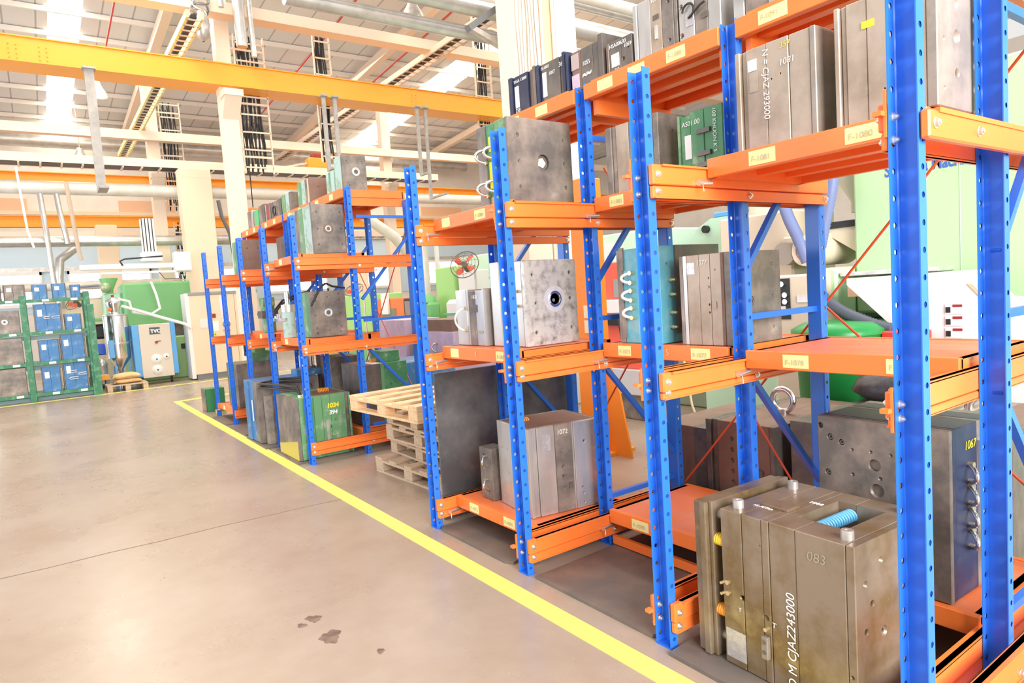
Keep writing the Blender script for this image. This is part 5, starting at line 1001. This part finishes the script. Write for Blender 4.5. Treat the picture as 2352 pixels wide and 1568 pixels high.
# mint curved machine in the middle
MC = thing('injection_machine', 'mint green curved machine cover above the 1077 mould', 'machine', (6.6, 5.2, 0)); MB().prism([(5.5, 1.2), (5.5, 1.95), (5.3, 2.2), (5.1, 2.3), (4.75, 2.3), (4.75, 1.2)], 'x', 6.6, 7.6).obj('cover', MACHM, MC); MB().cyl((6.6, 5.15, 2.18), (6.55, 5.15, 2.18), .045, 16).obj('knob', BLACKC, MC); block(MC, 'machine_bed', mat('sage_green', (.4, .55, .42), .45), 6.6, 7.6, 4.7, 6.2, 0, 1.15); block(MC, 'blue_tray', SB, 6.6, 7.0, 4.75, 5.05, 2.30, 2.36, c=.01)
for i in range(10): MB().box(6.59, 6.6, 4.75+i*.14, 4.76+i*.14, .2, 1.1).obj('vent_seam', MSTG, MC)
PG = thing('injection_machine', 'long pale green machine guard behind the cage fan', 'machine', (7.2, 8.5, 0)); block(PG, 'guard_cover', mat('washed_mint', (.66, .88, .70), .4), 7.0, 8.0, 6.3, 11.6, .9, 2.34); block(PG, 'machine_bed', MACHM, 6.9, 8.0, 6.3, 11.8, 0, .9); MB().box(6.99, 7.0, 6.4, 11.5, 1.86, 1.90).obj('guard_rail', STEEL, PG); block(PG, 'white_door', WHITE, 6.97, 7.0, 7.1, 7.5, 1.4, 2.2, c=.005)
t = thing('machine_door', 'red machine door with grey window beside the turquoise mould', 'machine door', (5.6, 5.9, 0)); block(t, 'door_frame', mat('signal_red', (.9, .14, .08), .4), 5.6, 5.75, 5.35, 5.95, .6, 1.86, c=.01); block(t, 'door_base', MSTG, 5.6, 5.75, 5.35, 5.95, 0, .6, c=.01); MB().box(5.59, 5.6, 5.42, 5.75, 1.45, 1.66).obj('window_pane', mat('smoked_glass', (.3, .28, .27), .15), t); block(t, 'white_rail', WHITE, 5.5, 5.6, 5.2, 5.95, 1.26, 1.42, c=.01); block(t, 'dark_gap', BLACKC, 5.52, 5.6, 5.2, 5.9, 1.12, 1.24, c=.005); MB().tube([(5.45, 5.55, 1.2), (5.42, 5.5, 1.1), (5.44, 5.48, .85), (5.45, 5.55, .7)], .016, 8).obj('cable', BLACKC, t); block(t, 'lower_panel', mat('pale_grey_panel', (.6, .6, .62), .5), 5.55, 5.7, 5.1, 5.95, .3, .6, c=.01)
t = thing('machine_door', 'orange machine door with dark window past the left rack', 'machine door', (5.8, 12.2, 0)); block(t, 'door_frame', mat('signal_orange', (.92, .22, .06), .4), 5.8, 6.0, 11.6, 13.3, 0, 1.62, c=.02); MB().box(5.79, 5.8, 12.1, 12.8, .9, 1.42).obj('window_pane', mat('dark_olive_glass', (.2, .22, .15), .2), t); block(t, 'white_sheet', WHITE, 5.74, 5.79, 12.35, 12.65, 1.3, 1.72, c=.005)
t = thing('monitor_arm', 'green column with dark monitor between the racks', 'monitor', (5.5, 10.9, 0)); block(t, 'monitor', BLACKC, 5.4, 5.5, 10.6, 10.95, 1.1, 1.6, c=.02); MB().box(5.39, 5.4, 10.68, 10.88, 1.3, 1.55).obj('screen', mat('brown_screen', (.3, .24, .22), .3), t); block(t, 'green_column', MACHG, 5.5, 5.75, 10.2, 10.7, 0, 1.5, c=.04); MB().lathe((5.6, 10.4, 1.5), [(.16, 0), (.14, .1), (0, .16)], 14).obj('top_dome', MACHG, t)
LG = mat('lime_green_paint', (.42, .75, .25), .45)
t = thing('machine_guard', 'lime green machine panel seen through the far rack', 'machine', (6.0, 14.3, 0)); block(t, 'lime_panel', LG, 6.0, 6.8, 13.8, 16.5, .9, 1.75); block(t, 'lower_bed', MACHG, 6.0, 6.8, 13.8, 16.6, 0, .9)
t = thing('machine_guard', 'tall lime green panel just right of the near rack left post', 'machine', (5.6, 9.3, 0)); block(t, 'tall_panel', LG, 5.9, 6.3, 9.95, 10.6, 0, 2.1); block(t, 'upper_frame', WHITE, 5.95, 6.2, 9.3, 9.9, 1.5, 2.0)
t = thing('tarpaulin', 'white sheeted pile with green edge behind the near rack', 'sheet', (5.2, 8.4, 0)); block(t, 'sheet', WHITE, 5.25, 5.7, 8.2, 9.2, 0, 1.53, c=.06); MB().box(5.23, 5.72, 8.18, 9.22, 1.30, 1.325).obj('green_edge', mat('edge_green', (.1, .55, .3), .5), t); MB().bar((5.23, 8.8, 1.0), (5.23, 8.25, 1.22), .05, .02).obj('green_strap', mat('edge_green', (.1, .55, .3), .5), t)
# crates / purple moulds behind pallets
p1 = mould('lilac painted mould with hose loops behind the middle drawer', 4.4, 7.55, .3, .7, .95, .82, [(.08, MPURP), (.5, MPURP, .006), (.9, MPURP, .006), (1, MBRN)]); uhose(p1, (0, .45, .6), .05, .12, .05, .012, CHROME); uhose(p1, (0, .7, .5), .05, .12, .05, .012, CHROME)
tag(MB().bbox(4.3, 5.2, 7.3, 8.5, 0, .3, .01).obj('timber_block', WOODD), 'low timber base under the lilac hosed mould', 'timber')
p2 = mould('lilac mould with a dark slot seen between the two racks', 4.4, 8.95, .5, .6, 1.1, .78, [(.05, MPURP), (.6, MPURP, .004), (1, MPURP, .004)]); MB().box(-.004, .002, .35, .6, .38, .45).obj('dark_slot', MSTD, p2, local=True)
tag(MB().bbox(4.35, 5.0, 8.9, 10.1, 0, .5, .01).obj('timber_block', MBRN), 'rust brown base block under the slotted lilac mould', 'block')
tag(MB().bbox(4.5, 5.1, 8.52, 8.88, 0, 1.12, .01).obj('crate', MBRN), 'tall rust brown crate between the two lilac moulds', 'crate')
p3 = mould('brown topped mould stacked on the lilac hosed mould', 4.42, 7.6, 1.122, .66, .8, .16, [(.5, MBRN), (1, MBRN, .004)])
# orange column behind the near rack
OC = thing('jib_column', 'bright orange steel column with wide foot behind the near rack', 'column', (4.3, 4.75, 0)); block(OC, 'shaft', mat('orange_column_paint', (.98, .27, .025), .4), 4.2, 4.42, 4.64, 4.86, 0, 2.6, c=.008)
MB().prism([(4.64, 0), (4.30, 0), (4.42, .6), (4.64, 1.1)], 'x', 4.3, 4.32).obj('gusset', mat('orange_column_paint', (.98, .27, .025), .4), OC); MB().box(4.1, 4.55, 4.5, 5.0, 0, .03).obj('foot', YCRANE, OC)
for z in (1.36, 1.22): MB().bbox(4.185, 4.2, 4.64, 4.72, z-.06, z+.06, .002).obj('socket_plate', mat('cream_socket', (.92, .72, .5), .5), OC)
tag(MB().tube([(4.6, 3.9, .9), (4.62, 3.85, .5), (4.7, 3.8, .2), (4.72, 3.7, .012), (5.3, 3.4, .012), (5.55, 4.1, .012), (5.4, 4.6, .012)], .010, 8).obj('air_hose', mat('cream_rubber_hose', (.9, .75, .5), .5)), 'thin cream air hose trailing on the floor behind the rack', 'hose')
for i in range(1):
    g = MB()
    for k in range(3): g.tube([(5.6+(.26+.02*k)*math.cos(a/20*6.283), 4.6+(.2+.02*k)*math.sin(a/20*6.283), .012+.02*k) for a in range(20)], .012, 6, close=True)
    tag(g.obj('air_hose', mat('cream_rubber_hose', (.9, .75, .5), .5)), 'coiled cream hose on the floor behind the rack', 'hose')
# things on the top right: white wall frame far behind
t = thing('window_frame', 'grey louvred frame at the right picture edge behind the last post', 'frame', (6.8, 1.2, 2.6))
for i in range(4): MB().bbox(6.8, 6.9, .4, 2.0, 3.15+i*.14, 3.2+i*.14, .004).obj('louvre', STEEL, t)
MB().bbox(6.8, 6.9, 1.95, 2.0, 3.1, 4.6, .004).obj('side_frame', CREAM, t)
bpy.context.view_layer.update()
